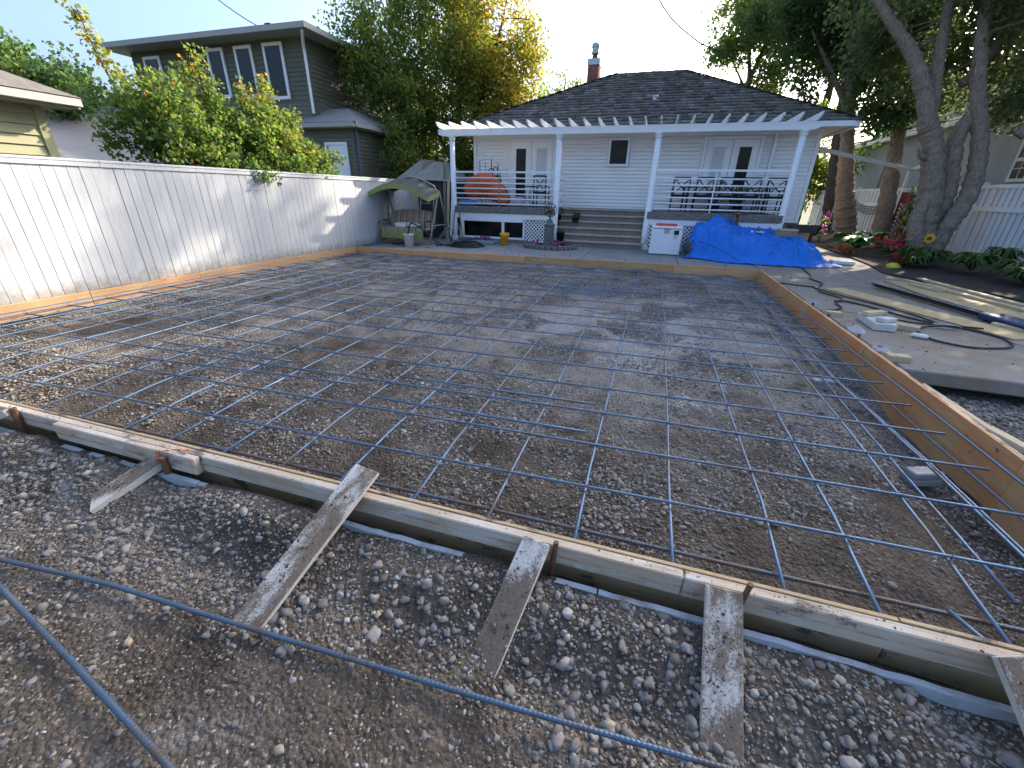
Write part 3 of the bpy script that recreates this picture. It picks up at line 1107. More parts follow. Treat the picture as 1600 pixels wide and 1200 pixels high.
# ------------------------------------------------------------------ patio, walkway
ZP = -.03
patio = structure('patio')
xs = [-8.05, -6.35, -4.0, -1.65, .75, 2.53]
for i in range(5):
    y0a, y0b = far_form_y(xs[i]) + .05, far_form_y(xs[i + 1]) + .05
    for (ya, yb, yt) in ((y0a, y0b, 12.45), (12.458, 12.458, 15.6)):
        MB().prism([(xs[i] + .005, ya, ZP - .1), (xs[i + 1] - .005, yb, ZP - .1), (xs[i + 1] - .005, yt, ZP - .1), (xs[i] + .005, yt, ZP - .1)], (0, 0, .1)).build(
            'slab', PATIO, patio, bevel=.006, origin=(xs[i], 11, ZP))
path = structure('walkway')
rows = [(2.62, 4.86, 7.35), (2.60, 7.36, 9.75), (2.56, 9.76, 12.3), (2.55, 12.31, 15.0)]
for x0, y0, y1 in rows:
    for xa, xb in ((x0, 4.35), (4.358, 6.5 if y0 < 9 else 5.9)):
        q = [(xa, y0 + (.0 if xa > 3 else .02), ZP - .14), (xb, y0 - (.06 if y0 < 5 else 0), ZP - .14), (xb, y1 - .008, ZP - .14), (xa, y1 - .008, ZP - .14)]
        MB().prism(q, (0, 0, .14)).build('slab', SLAB, path, bevel=.012, origin=(xa, y0, ZP))
for y0, y1 in ((15.008, 17.6), (17.608, 20.4), (20.408, 24)):
    MB().box((4.4, y0, ZP - .1), (5.75, y1 - .008, ZP)).build('slab', SLAB, path, bevel=.008, origin=(4.4, y0, ZP))

# ------------------------------------------------------------------ the white bungalow
house = thing('bungalow', 'white sided bungalow with dark hip roof and back porch doors', 'house', (-1.2, 20, 0))
HX0, HX1, HY0, HY1 = -6.52, 4.28, 16.1, 24.9


def lap_wall(mb, a, b_, z0, z1, h, nrm, lap=.027):
    """lap siding courses between plan points a and b_ (2D), outward normal nrm (2D)"""
    n = int(round((z1 - z0) / h))
    for k in range(n):
        za, zb = z0 + (z1 - z0) * k / n, z0 + (z1 - z0) * (k + 1) / n
        o1 = lap
        A = (a[0] + nrm[0] * o1, a[1] + nrm[1] * o1, za)
        B = (b_[0] + nrm[0] * o1, b_[1] + nrm[1] * o1, za)
        C = (b_[0] - nrm[0] * .006, b_[1] - nrm[1] * .006, zb)
        D = (a[0] - nrm[0] * .006, a[1] - nrm[1] * .006, zb)
        mb.quad(A, B, C, D)
        mb.quad((a[0] - nrm[0] * .02, a[1] - nrm[1] * .02, za + .004), (b_[0] - nrm[0] * .02, b_[1] - nrm[1] * .02, za + .004), B, A)
    return mb


w = MB()
lap_wall(w, (HX0, HY0), (HX1, HY0), .80, 3.36, .112, (0, -1))
lap_wall(w, (HX1, HY0), (HX1, HY1), .80, 3.36, .112, (1, 0))
lap_wall(w, (HX0, HY1), (HX0, HY0), .80, 3.36, .112, (-1, 0))
lap_wall(w, (HX1, HY1), (HX0, HY1), .80, 3.36, .112, (0, 1))
w.build('siding', SIDING, house)
MB().box((HX0 + .05, HY0 + .05, -.4), (HX1 - .05, HY1 - .05, .80)).build('foundation', AGG, house)
for x, y in ((HX0, HY0), (HX1, HY0)):
    sx = -1 if x < 0 else 1
    MB().box((x - .05, y - .055, .8), (x + .05, y + .06, 3.36)).build('corner_trim', WHITEPAINT, house)
MB().box((3.10, HY0 - .10, .82), (3.19, HY0 - .044, 3.3)).build('downspout', WHITEPAINT, house)
MB().box((HX0 - .05, HY0 - .07, 3.22), (HX1 + .05, HY0 - .044, 3.36)).build('frieze_board', WHITEPAINT, house)
EX0, EX1, EY0, EY1, EZ = -7.1, 4.92, 15.5, 25.5, 3.46
MB().box((EX0 + .05, EY0 + .05, EZ - .10), (EX1 - .05, EY1 - .05, EZ - .06)).build('soffit', WHITEPAINT, house)
g = MB()
g.box((EX0, EY0 - .09, EZ - .13), (EX1, EY0, EZ)).box((EX0 - .002, EY1, EZ - .13), (EX1 + .002, EY1 + .1, EZ))
g.box((EX1, EY0 + .002, EZ - .131), (EX1 + .09, EY1 - .002, EZ - .001)).box((EX0 - .09, EY0 + .002, EZ - .131), (EX0, EY1 - .002, EZ - .001))
g.build('gutter', WHITEPAINT, house)
# roof deck and shingles
RL, RR, RY_, RZ = -2.25, .35, 20.5, 5.84
e = [Vector((EX0 - .06, EY0 - .06, EZ)), Vector((EX1 + .06, EY0 - .06, EZ)), Vector((EX1 + .06, EY1 + .06, EZ)), Vector((EX0 - .06, EY1 + .06, EZ))]
rl, rr = Vector((RL, RY_, RZ)), Vector((RR, RY_, RZ))
roof = MB().quad(e[0], e[1], rr, rl).quad(e[2], e[3], rl, rr).poly([e[1], e[2], rr]).poly([e[3], e[0], rl]).build('roof', SHINGLE, house)


def shingle_plane(A, B, C, D, course, width, rnd):
    """shingles over the plane with eave A-B and top D-C (D above A); returns verts, faces, tints"""
    V, F, T = [], [], []
    nrm = (B - A).cross(D - A)
    if nrm.length < 1e-6:
        nrm = (B - A).cross(C - A)
    nrm.normalize()
    up_len = ((C + D) * .5 - (A + B) * .5).length
    eave = (B - A).normalized()
    upd = nrm.cross(eave).normalized()
    slope_h = (D - A).dot(upd) if (D - A).length > 1e-4 else (C - A).dot(upd)
    n = int(slope_h / course)
    for k in range(n + 1):
        s0 = k * course
        t = s0 / slope_h
        L, Rr = A.lerp(D, t), B.lerp(C, t)
        wlen = (Rr - L).length
        x = -rnd.uniform(0, width)
        while x < wlen:
            wd = width * rnd.uniform(.75, 1.25)
            x0, x1 = max(x, 0), min(x + wd - .008, wlen)
            x += wd
            if x1 - x0 < .03 or slope_h - s0 < .04:
                continue
            P = L + eave * x0
            Q = L + eave * x1
            ln = min(course * 1.25, slope_h - s0 + .005)
            dr = rnd.uniform(-.03, .03)
            lift = .048 + rnd.uniform(0, .034)
            a = P - upd * (.01 + dr) + nrm * lift
            b_ = Q - upd * (.01 + dr) + nrm * (lift + rnd.uniform(-.008, .008))
            c = Q + upd * ln + nrm * .004
            d = P + upd * ln + nrm * .004
            a2, b2 = a - nrm * .046, b_ - nrm * .046
            i = len(V)
            V += [a, b_, c, d, a2, b2]
            F += [(i, i + 1, i + 2, i + 3), (i + 4, i + 5, i + 1, i), (i + 4, i, i + 3, i + 3)]
            tt = min(1, max(0, rnd.gauss(.5, .15)))
            T += [tt, tt * .6, tt]
    F = [f for f in F if len(set(f)) == 4]
    T = [t for k, t in enumerate(T) if k % 3 != 2]
    return V, F, T


V, F, T = [], [], []
rs = random.Random(3)
for (A, B, C, D) in ((e[0], e[1], rr, rl), (e[3], e[0], rl, rl), (e[1], e[2], rr, rr), (e[2], e[3], rl, rr)):
    v, f, t = shingle_plane(A, B, C, D, .29, .22, rs)
    o = len(V)
    V += v
    F += [tuple(q + o for q in x) for x in f]
    T += t
o = np_mesh('shingles', np.array([tuple(q) for q in V]), np.array(F), SHINGLE, np.array(T), parent=roof)
o['kind'] = 'stuff'
cap = MB()


def ridge_caps(a, b_):
    n = int((b_ - a).length / .17)
    for k in range(n):
        p, q = a.lerp(b_, k / n), a.lerp(b_, (k + 1.5) / n)
        d = (q - p).normalized()
        s = d.cross(Vector((0, 0, 1))).normalized() * rs.uniform(.12, .15)
        z = Vector((0, 0, 1))
        dz = .05 if abs(d.z) < .05 else .022
        cap.quad(p + s - z * dz, p + z * (.055 + rs.uniform(-.008, .006)), q + z * .035, q + s - z * (dz + .02))
        cap.quad(p + z * .052, p - s - z * dz, q - s - z * (dz + .02), q + z * .035)


ridge_caps(rl, rr)
for a, b_ in ((e[0], rl), (e[1], rr), (e[2], rr), (e[3], rl)):
    ridge_caps(a, b_)
cap.build('ridge_cap', SHINGLE, roof)
MB().lathe([(.11, 0), (.11, .08), (.13, .09), (.10, .14)], (-.53, 17.55, 4.44), 12).build('roof_vent', GALV, roof)

# chimney: bricks with mortar joints
ch = thing('chimney', 'red brick chimney with metal cap and flue at the roof left', 'chimney', (-3.17, 20.6, 5))
cx0, cx1, cy0, cy1, cz0, cz1 = -3.40, -2.94, 20.55, 21.0, 4.7, 6.22
MB().box((cx0 + .012, cy0 + .012, cz0), (cx1 - .012, cy1 - .012, cz1)).build('mortar_core', MORTAR, ch)
bm_front = None
nr = 19
bh = (cz1 - cz0) / nr
for r_ in range(nr):
    offs = 0 if r_ % 2 else -.115
    for face in range(2):
        x = (cx0 if face == 0 else cy0) + offs
        lim0, lim1 = (cx0, cx1) if face == 0 else (cy0, cy1)
        while x < lim1:
            a, b_ = max(x, lim0), min(x + .222, lim1)
            x += .23
            if b_ - a < .03:
                continue
            z0 = cz0 + r_ * bh + .005
            if face == 0:
                MB().box((a + .003, cy0, z0), (b_ - .003, cy0 + .1, z0 + bh - .012)).build('brick', BRICK, ch, origin=(a, cy0, z0))
            else:
                MB().box((cx1 - .1, a + .104, z0), (cx1, b_ + .09, z0 + bh - .012)).build('brick', BRICK, ch, origin=(cx1, a, z0))
MB().box((cx0 - .02, cy0 - .02, cz1), (cx1 + .02, cy1 + .12, cz1 + .22)).build('cap', GALV, ch, bevel=.01)
MB().lathe([(.13, 0), (.10, .12), (.09, .2)], (-3.17, 20.78, cz1 + .22), 14).build('flue', RUST, ch)
MB().lathe([(.16, 0), (.16, .06), (.135, .08), (.135, .20), (.16, .21), (.16, .31), (.12, .36), (.02, .38)], (-3.17, 20.78, cz1 + .40), 16).build('rain_cap', GALV, ch)


# windows and doors, proud of the siding
CURT = simple('pale blind behind glass', (.55, .565, .56), .25, 0, .05, 2, 0, .6)


def framed(name, mb_parent, x0, x1, z0, z1, y, fw, mat_f, mat_g, depth=.05):
    f = MB()
    f.box((x0, y - depth, z0), (x0 + fw, y, z1)).box((x1 - fw, y - depth, z0), (x1, y, z1))
    f.box((x0 + fw, y - depth, z1 - fw), (x1 - fw, y, z1)).box((x0 + fw, y - depth, z0), (x1 - fw, y, z0 + fw))
    fo = f.build(name, mat_f, mb_parent, bevel=.004)
    MB().box((x0 + fw, y - depth + .028, z0 + fw), (x1 - fw, y - depth + .034, z1 - fw)).build('pane', mat_g, fo)
    return fo


yw = HY0 - .044
wf = framed('window', house, -1.75, -1.06, 2.36, 3.20, yw, .075, WHITEPAINT, GLASSD, .05)
for (x0, x1, lg, rg_) in ((-5.14, -3.62, GLASSD, CURT), (1.27, 2.76, CURT, GLASSD)):
    df = MB()
    df.box((x0 - .10, yw - .03, 1.06), (x0, yw, 3.16)).box((x1, yw - .03, 1.06), (x1 + .10, yw, 3.16)).box((x0 - .1, yw - .031, 3.12), (x1 + .1, yw - .001, 3.2))
    dfo = df.build('door_frame', WHITEPAINT, house, bevel=.004)
    mid = (x0 + x1) / 2
    for (a, b_, gm) in ((x0 + .01, mid - .006, lg), (mid + .006, x1 - .01, rg_)):
        d = MB()
        st = .165
        d.box((a, yw - .045, 1.08), (a + st, yw - .004, 3.11)).box((b_ - st, yw - .045, 1.08), (b_, yw - .004, 3.11))
        d.box((a + st, yw - .045, 2.93), (b_ - st, yw - .004, 3.11)).box((a + st, yw - .045, 1.08), (b_ - st, yw - .004, 1.34))
        do = d.build('door', WHITEPAINT, house, bevel=.004)
        MB().box((a + st, yw - .03, 1.34), (b_ - st, yw - .024, 2.93)).build('pane', gm, do)
        mo = MB()
        q = .028
        mo.box((a + st, yw - .058, 1.34), (a + st + q, yw - .031, 2.93)).box((b_ - st - q, yw - .058, 1.34), (b_ - st, yw - .031, 2.93))
        mo.box((a + st + q, yw - .058, 2.93 - q), (b_ - st - q, yw - .031, 2.93)).box((a + st + q, yw - .058, 1.34), (b_ - st - q, yw - .031, 1.34 + q))
        mo.build('pane_moulding', WHITEPAINT, do)

# ------------------------------------------------------------------ porch
porch = thing('porch', 'raised concrete porch with lattice skirts along the house', 'porch', (-1.5, 15, 0))
for x0, x1 in ((-6.5, -3.02), (-.2, 3.42)):
    MB().box((x0, 14.1, .86), (x1, 16.06, 1.06)).build('deck_slab', AGG, porch, bevel=.01)
    MB().box((x0, 14.14, .70), (x1, 14.2, .857)).build('skirt_board', WHITEPAINT, porch)
MB().box((-3.018, 15.42, .6), (-.202, 16.06, 1.06)).build('landing_slab', AGG, porch)
MB().box((-6.45, 15.9, -.3), (3.3, 15.98, .855)).build('back_wall', DARKROOM, porch)  # near-black wall colour stands in for the shade under the deck


def lattice(x0, x1, z0, z1, y):
    L = MB()
    w_, s = .030, .115
    for sg in (1, -1):
        c = x0 - (z1 - z0)
        while c < x1 + (z1 - z0):
            # line x = c + sg*(z - z0)
            pts = []
            xa, za = (c, z0) if sg > 0 else (c, z1)
            xb, zb = c + (z1 - z0), (z1 if sg > 0 else z0)
            if xb > x0 and xa < x1:
                ta = max(0, (x0 - xa) / (xb - xa))
                tb = min(1, (x1 - xa) / (xb - xa))
                p = Vector((xa + (xb - xa) * ta, y - .005 * sg, za + (zb - za) * ta))
                q = Vector((xa + (xb - xa) * tb, y - .005 * sg, za + (zb - za) * tb))
                if (q - p).length > .02:
                    L.beam(p, q, .006, w_, (0, 0, 1))
            c += s
    return L


for (x0, x1, z0, z1) in ((-4.06, -3.10, .02, .70), (-.14, 1.40, .0, .70), (1.41, 3.36, .0, .70)):
    lo = lattice(x0, x1, z0, z1, 14.20).build('lattice', WHITEPAINT, porch)
    lo['kind'] = 'stuff'
    f = MB()
    f.box((x0 - .03, 14.16, z0 - .02), (x0 + .02, 14.188, z1)).box((x1 - .02, 14.16, z0 - .02), (x1 + .03, 14.188, z1)).box((x0, 14.161, z0 - .03), (x1, 14.189, z0 + .02))
    f.build('lattice_frame', WHITEPAINT, porch)
# openings under the left deck
f = MB()
f.box((-6.32, 14.12, .60), (-4.1, 14.2, .698)).box((-6.32, 14.12, .10), (-6.20, 14.2, .6)).box((-4.82, 14.12, .14), (-4.74, 14.2, .6)).box((-6.32, 14.121, .06), (-4.08, 14.201, .12))
f.build('opening_frame', WHITEPAINT, porch, bevel=.004)
MB().box((-6.2, 14.5, .12), (-4.12, 14.53, .6)).build('opening_pane', GLASSD, porch)
q = MB()
q.box((-5.62, 15.0, .0), (-5.45, 15.1, .6)).box((-4.42, 15.1, .0), (-4.30, 15.2, .5)).box((-6.1, 15.2, -.03), (-5.7, 15.3, .3))
q.build('stored_boards', TAUPE, porch)
MB().box((-6.35, 13.98, -.03), (-3.9, 14.12, .06)).build('garden_curb', AGG, porch, bevel=.01)

STEPR = mat_concrete('step riser aggregate', (.26, .215, .175), True)
STEPT = mat_concrete('step tread concrete', (.42, .36, .30), False)
steps = thing('porch_steps', 'six wide exposed aggregate steps up to the house', 'steps', (-1.6, 14.5, 0))
for k in range(6):
    y0 = 13.86 + .27 * k
    z1 = ZP + (1.06 - ZP) * (k + 1) / 6
    z0 = ZP + (1.06 - ZP) * k / 6
    x0 = -3.0 + (-.18 if k < 3 else 0)
    MB().box((x0 + .012, y0 + .05, z0 - .02), (-.232, 15.40, z1 - .05)).build('riser', STEPR, steps, origin=(-1.6, y0, z0))
    MB().box((x0, y0 - .01, z1 - .05), (-.22, y0 + .34, z1)).build('tread', STEPT, steps, bevel=.01, origin=(-1.6, y0, z1))

# pergola
perg = thing('pergola', 'white pergola on round posts with curved rafter tails', 'pergola', (-1.6, 14.2, 0))
bp = [(-7.0, 14.12, 3.15), (-6.85, 14.12, 3.11), (3.60, 14.12, 3.11), (3.8, 14.12, 3.20), (3.84, 14.12, 3.30), (-7.0, 14.12, 3.30)]
MB().prism(bp, (0, .05, 0)).build('beam', WHITEPAINT, perg, bevel=.004)
MB().prism([(x, 14.24, z) for x, y, z in bp], (0, .05, 0)).build('beam', WHITEPAINT, perg, bevel=.004)
for k in range(26):
    x = -6.86 + (3.58 + 6.86) * k / 25
    n = 7
    pts = [(x - .02, 15.48, 3.303), (x - .02, 15.48, 3.452)]
    pts += [(x - .02, 13.72, 3.452)]
    pts += [(x - .02, 13.72 + .30 * (1 - math.cos(t * PI / 2 / n)) + .0, 3.44 - .137 * math.sin(t * PI / 2 / n)) for t in range(1, n + 1)]
    MB().prism(pts, (.04, 0, 0)).build('rafter', WHITEPAINT, perg, origin=(x, 14.2, 3.3))
for x, zb in ((-6.56, .0), (-3.03, .0), (-.18, -.0), (3.40, -.0)):
    q = MB()
    q.lathe([(.098, .12), (.098, .35), (.078, 3.0 - zb)], (x, 14.2, zb - .02), 20)
    po = q.build('post', WHITEPAINT, perg, True)
    MB().box((x - .13, 14.07, zb - .04), (x + .13, 14.33, zb + .10)).build('post_base', WHITEPAINT, po, bevel=.01)
    MB().lathe([(.082, 0), (.10, .03), (.10, .05), (.085, .06), (.115, .10), (.115, .13)], (x, 14.2, 2.975), 20).build('capital', WHITEPAINT, po)


def railing(label, pts0, pts1, zs, mids, rad=.021):
    o = thing('railing', label, 'railing', pts0 + (1.06,), 'white pipe railings of the porch')
    for i, z in enumerate(zs):
        if i == 0:
            MB().beam((*pts0, z), (*pts1, z), .055, .05).build('rail', WHITEPAINT, o)
        else:
            MB().tube([(*pts0, z), (*pts1, z)], rad, 8).build('rail', WHITEPAINT, o, True)
    for t, m_ in mids:
        x, y = pts0[0] + (pts1[0] - pts0[0]) * t, pts0[1] + (pts1[1] - pts0[1]) * t
        MB().box((x - .014, y - .03, 1.06), (x + .014, y + .03, zs[0] - .03)).build('baluster', m_, o)


railing('white pipe railing in front of the orange tarp', (-6.48, 14.19), (-3.11, 14.19), [2.09, 1.915, 1.76, 1.605, 1.45, 1.30, 1.145], [(.46, STEEL)])
railing('white pipe railing in front of the black chairs', (-.10, 14.19), (3.33, 14.19), [2.17, 1.955, 1.785, 1.62, 1.455, 1.30, 1.15], [(.47, WHITEPAINT)])
railing('short return railing beside the top of the steps', (-2.99, 14.29), (-2.99, 15.35), [2.09, 1.915, 1.76, 1.605, 1.45, 1.30, 1.145], [(.96, WHITEPAINT)])
# ------------------------------------------------------------------ left fence
fence = thing('board_fence', 'tall white vertical board fence along the left of the pad', 'fence', (-8.14, 7, -.1))
rf = random.Random(12)
y = 1.35
k = 0
bw = .149
protos = []
for j in range(5):
    q = MB()
    h = 1.79
    q.prism([(-.009, .0035, 0), (-.009, bw - .0035, 0), (-.009, bw - .0035, h), (-.009, .0035, h)], (.018, 0, 0))
    protos.append(q.mesh('plank'))
    protos[-1].materials.append(FENCEW)
while y < 13.9:
    o = bpy.data.objects.new('plank', protos[k % 5])
    COL.objects.link(o)
    o.parent = fence
    o.location = (-8.14 + rf.uniform(-.003, .003) - fence.location.x, y - fence.location.y, -.005 + rf.uniform(-.006, .006) - fence.location.z)
    o.rotation_euler = (rf.uniform(-.0025, .0025), 0, rf.uniform(-.012, .012))
    y += bw
    k += 1
for ya, yb in ((1.3, 4.9), (4.905, 8.35), (8.355, 11.7), (11.705, 13.95)):
    MB().box((-8.195, ya, 1.79), (-8.105, yb, 1.825)).build('top_cap', FENCET, fence, bevel=.004, origin=(-8.15, ya, 1.8))
    MB().box((-8.128, ya, 1.728), (-8.112, yb, 1.788)).build('trim_board', FENCET, fence, bevel=.002, origin=(-8.12, ya, 1.75))
    for z in (.35, 1.45):
        MB().box((-8.195, ya, z), (-8.152, yb, z + .09)).build('rail', FENCET, fence, origin=(-8.17, ya, z))
for yp in (1.5, 3.9, 6.3, 8.7, 11.1, 13.5):
    MB().box((-8.29, yp, -.5), (-8.198, yp + .09, 1.78)).build('post', FENCET, fence, origin=(-8.24, yp, 0))

# ------------------------------------------------------------------ canopy swing
sw = thing('swing_seat', 'garden swing seat with grey-green canopy and striped cushions', 'swing seat', (-7.1, 12.3, ZP))
CANOPY = simple('grey green canopy cloth', (.065, .075, .072), .85, 0, .15, 5)
LIME = simple('lime green cloth', (.24, .275, .10), .8, 0, .08, 5)
TEAL = simple('sage cushion cloth', (.24, .275, .235), .9, 0, .1, 7)
x0, x1 = -8.0, -6.22
for x in (x0, x1):
    MB().tube([(x - .02, 11.62, ZP), (x, 12.0, .75), (x + .02, 12.28, 1.45), (x + .12 * (1 if x < -7 else -1), 12.33, 1.62)], .026, 8).build('leg', STEEL, sw, True)
    MB().tube([(x, 13.15, ZP), (x, 12.7, .85), (x + .02, 12.36, 1.5)], .026, 8).build('leg', STEEL, sw, True)
    MB().tube([(x, 11.9, .55), (x, 12.85, .55)], .016, 8).build('side_brace', STEEL, sw, True)
    MB().lathe([(.09, 0), (.10, .02), (.04, .05)], (x - .02, 11.62, ZP), 12).build('foot', BLUETARP if x < -7 else STEEL, sw)
arc = [(x0 + .10 + (x1 - x0 - .2) * t / 12, 12.33, 1.62 + .24 * math.sin(PI * t / 12)) for t in range(13)]
MB().tube(arc, .026, 8).build('top_frame', STEEL, sw, True)
c = MB()
n = 14
for t in range(n):
    def cp(t, f):
        xx = -8.36 + 2.18 * t / n
        zz = 1.47 + .37 * math.sin(PI * min(1, max(0, (t / n) * .94 + .03)))
        yy = [11.62, 12.35, 13.05][f]
        return (xx, yy, zz - (.17 if f != 1 else .0))
    for f in (0, 1):
        c.quad(cp(t, f), cp(t + 1, f), cp(t + 1, f + 1), cp(t, f + 1))
co = c.build('canopy', CANOPY, sw, True)
v = MB()
for t in range(n):
    a, b_ = cp(t, 0), cp(t + 1, 0)
    v.quad((a[0], a[1] - .004, a[2] - .13), (b_[0], b_[1] - .004, b_[2] - .13), (b_[0], b_[1], b_[2] + .0), (a[0], a[1], a[2] + .0))
for t in (0, n):
    a, b_ = cp(t, 0), cp(t, 1)
    v.quad((a[0], a[1], a[2] - .13), (b_[0], b_[1], b_[2] - .16), b_, a)
v.build('valance', LIME, co)
# seams on canopy
sm = MB()
for t in range(1, n, 2):
    sm.tube([(cp(t, 0)[0], cp(t, 0)[1], cp(t, 0)[2] + .006), (cp(t, 1)[0], cp(t, 1)[1], cp(t, 1)[2] + .006)], .007, 4)
so = sm.build('canopy_seam', simple('pale seam', (.16, .17, .155), .8), co)
so['kind'] = 'stuff'
# seat
MB().box((-8.02, 11.90, .28), (-6.55, 12.45, .36)).build('seat_frame', BLACK, sw)
MB().box((-7.98, 11.86, .36), (-6.55, 12.42, .46)).build('seat_cushion', TEAL, sw, bevel=.03)
s = MB().quad((-7.99, 11.845, .16), (-6.54, 11.845, .13), (-6.54, 11.855, .40), (-7.99, 11.855, .40))
s.build('seat_skirt', LIME, sw)
Mx = Matrix.Rotation(R(-16), 4, 'X')
Mx.translation = (-7.2, 12.42, .44)
bc = MB()
nb = 12
for side in (0, 1):
    for t in range(nb):
        xa, xb = -.78 + 1.52 * t / nb, -.78 + 1.52 * (t + 1) / nb
        za, zb = .47 + .09 * math.sin(PI * t / nb), .47 + .09 * math.sin(PI * (t + 1) / nb)
        yy = .0 if side == 0 else .10
        bu = -.03 if side == 0 else 0
        bc.quad(Mx @ Vector((xa, yy, 0)), Mx @ Vector((xb, yy, 0)), Mx @ Vector((xb, yy + bu, zb * .5)), Mx @ Vector((xa, yy + bu, za * .5)))
        bc.quad(Mx @ Vector((xa, yy + bu, za * .5)), Mx @ Vector((xb, yy + bu, zb * .5)), Mx @ Vector((xb, yy + .02 * (1 - side), zb)), Mx @ Vector((xa, yy + .02 * (1 - side), za)))
        if side:
            bc.quad(Mx @ Vector((xa, .02, za)), Mx @ Vector((xb, .02, zb)), Mx @ Vector((xb, .1, zb)), Mx @ Vector((xa, .1, za)))
back = bc.build('back_cushion', TEAL, sw, True)
REDS = simple('red cushion stripe', (.40, .05, .06), .9)
ORS = simple('orange cushion stripe', (.55, .23, .09), .9)
CRS = simple('cream cushion stripe', (.55, .48, .33), .9)
for t in range(7):
    xs_ = -.70 + .21 * t
    for dx, mt, wd in ((0, CRS, .018), (.028, ORS, .02), (.052, REDS, .022)):
        q = MB()
        xa, xb = xs_ + dx, xs_ + dx + wd
        zt = .47 + .09 * math.sin(PI * (xs_ + .78) / 1.52)
        q.quad(Mx @ Vector((xa, -.004, .0)), Mx @ Vector((xb, -.004, .0)), Mx @ Vector((xb, -.034, zt * .5)), Mx @ Vector((xa, -.034, zt * .5)))
        q.quad(Mx @ Vector((xa, -.034, zt * .5)), Mx @ Vector((xb, -.034, zt * .5)), Mx @ Vector((xb, .014, zt)), Mx @ Vector((xa, .014, zt)))
        q.quad((xa - 7.2, 11.852, .362), (xb - 7.2, 11.852, .362), (xb - 7.2, 11.852, .45), (xa - 7.2, 11.852, .45))
        st_ = q.build('stripe', mt, back)
        st_['kind'] = 'stuff'
for x in (-8.03, -6.48):
    MB().tube([(x, 11.9, .30), (x, 11.88, .62), (x, 12.0, .66), (x, 12.4, .64), (x, 12.5, .5)], .018, 8).build('armrest', BLACK, sw, True)
    MB().tube([(x + .02, 12.4, .5), (x + .03, 12.36, 1.52)], .012, 6).build('hanger_bar', BLACK, sw)
WHITECLOTH = simple('white cloth', (.62, .63, .62), .8, 0, .1, 6)
tag(MB().box((-7.55, 11.95, .462), (-7.18, 12.28, .60)).build('box', WHITECLOTH, None, bevel=.02, origin=(-7.4, 12.1, .46)), 'pale flat box lying on the left half of the swing seat', 'box')
q = MB().ball((-6.98, 12.1, .53), .22, (1, .75, .36), 12, 6)
tag(q.build('folded_cloth', WHITECLOTH, None, True, origin=(-6.98, 12.1, .46)), 'white bundled cloth on the right half of the swing seat', 'cloth')
pail = thing('pail', 'dirty white pail standing under the swing seat', 'pail', (-6.85, 11.55, ZP))
MB().lathe([(.125, 0), (.155, .33), (.165, .335), (.165, .36), (.15, .36), (.12, .02)], (-6.85, 11.55, ZP), 18).build('body', WHITECLOTH, pail, True)
MB().tube([(-6.85 + .16 * math.cos(a), 11.385 + .0 * a, .24 - .10 * math.sin(a)) for a in [PI * t / 8 for t in range(9)]], .004, 5).build('handle', STEEL, pail)
tag(MB().box((-7.75, 12.3, ZP), (-7.15, 12.75, .22)).build('crate', TAUPE, None, bevel=.01, origin=(-7.4, 12.5, ZP)), 'beige storage crate behind the pail under the swing', 'crate')
hose = [(-7.5, 11.62, .02), (-7.2, 11.6, .03), (-6.95, 11.6, .22), (-6.83, 11.6, .56), (-6.72, 11.6, .62), (-6.5, 11.75, .48), (-6.2, 11.8, .22), (-5.9, 11.95, .03), (-5.6, 12.1, .02)]


def smooth_path(p, n=6):
    p = [Vector(q) for q in p]
    out = []
    for i in range(len(p) - 1):
        a, b_, c, d = p[max(i - 1, 0)], p[i], p[i + 1], p[min(i + 2, len(p) - 1)]
        for k in range(n):
            t = k / n
            out.append(.5 * ((2 * b_) + (c - a) * t + (2 * a - 5 * b_ + 4 * c - d) * t * t + (3 * b_ - a - 3 * c + d) * t ** 3))
    out.append(p[-1])
    return out


tag(MB().tube(smooth_path(hose), .021, 8).build('drain_pipe', RUBBER, None, True, origin=hose[0]), 'black bent pipe arching in front of the swing seat', 'pipe')
for k, (cx_, cy_, rx) in enumerate(((-5.34, 12.38, .52),)):
    q = []
    for t in range(0, 24 * 5):
        a = 2 * PI * t / 24
        r_ = rx - .035 * (t // 24) + .02 * math.sin(t * .7)
        q.append((cx_ + r_ * math.cos(a), cy_ + r_ * .95 * math.sin(a), ZP + .02 + .022 * (t / 24) + .006 * math.sin(t * 1.7)))
    q.append((cx_ - .9, cy_ - .3, ZP + .02))
    tag(MB().tube(q, .02, 7).build('hose_coil', RUBBER, None, True, origin=(cx_, cy_, ZP)), 'black hose coiled flat on the patio left of the yellow bucket', 'hose')
tag(MB().box((-5.6, 13.1, ZP + .002), (-4.75, 13.72, ZP + .07)).build('paving_panel', simple('blue grey panel', (.22, .25, .28), .7), None, bevel=.008, origin=(-5.1, 13.4, ZP)),
    'flat blue-grey panel lying behind the hose coil', 'panel')

# yellow bucket
bk = thing('bucket', 'yellow plastic bucket with black square mark on the patio', 'bucket', (-4.42, 13.25, ZP))
YEL = simple('yellow plastic', (.80, .42, .015), .4, 0, .06)
MB().lathe([(.12, 0), (.14, .33), (.15, .335), (.15, .365), (.137, .37), (.11, .02)], (-4.42, 13.25, ZP), 24).build('body', YEL, bk, True)
MB().lathe([(.155, .30), (.158, .305), (.158, .325), (.152, .33)], (-4.42, 13.25, ZP), 24).build('rim_band', YEL, bk, True)
mk = MB()


def on_bucket(u, z):
    a = -PI / 2 + .42 + u / .14
    r_ = .124 + (z / .33) * .02 + .0025
    return Vector((-4.42 + r_ * math.cos(a), 13.25 + r_ * math.sin(a), ZP + z))


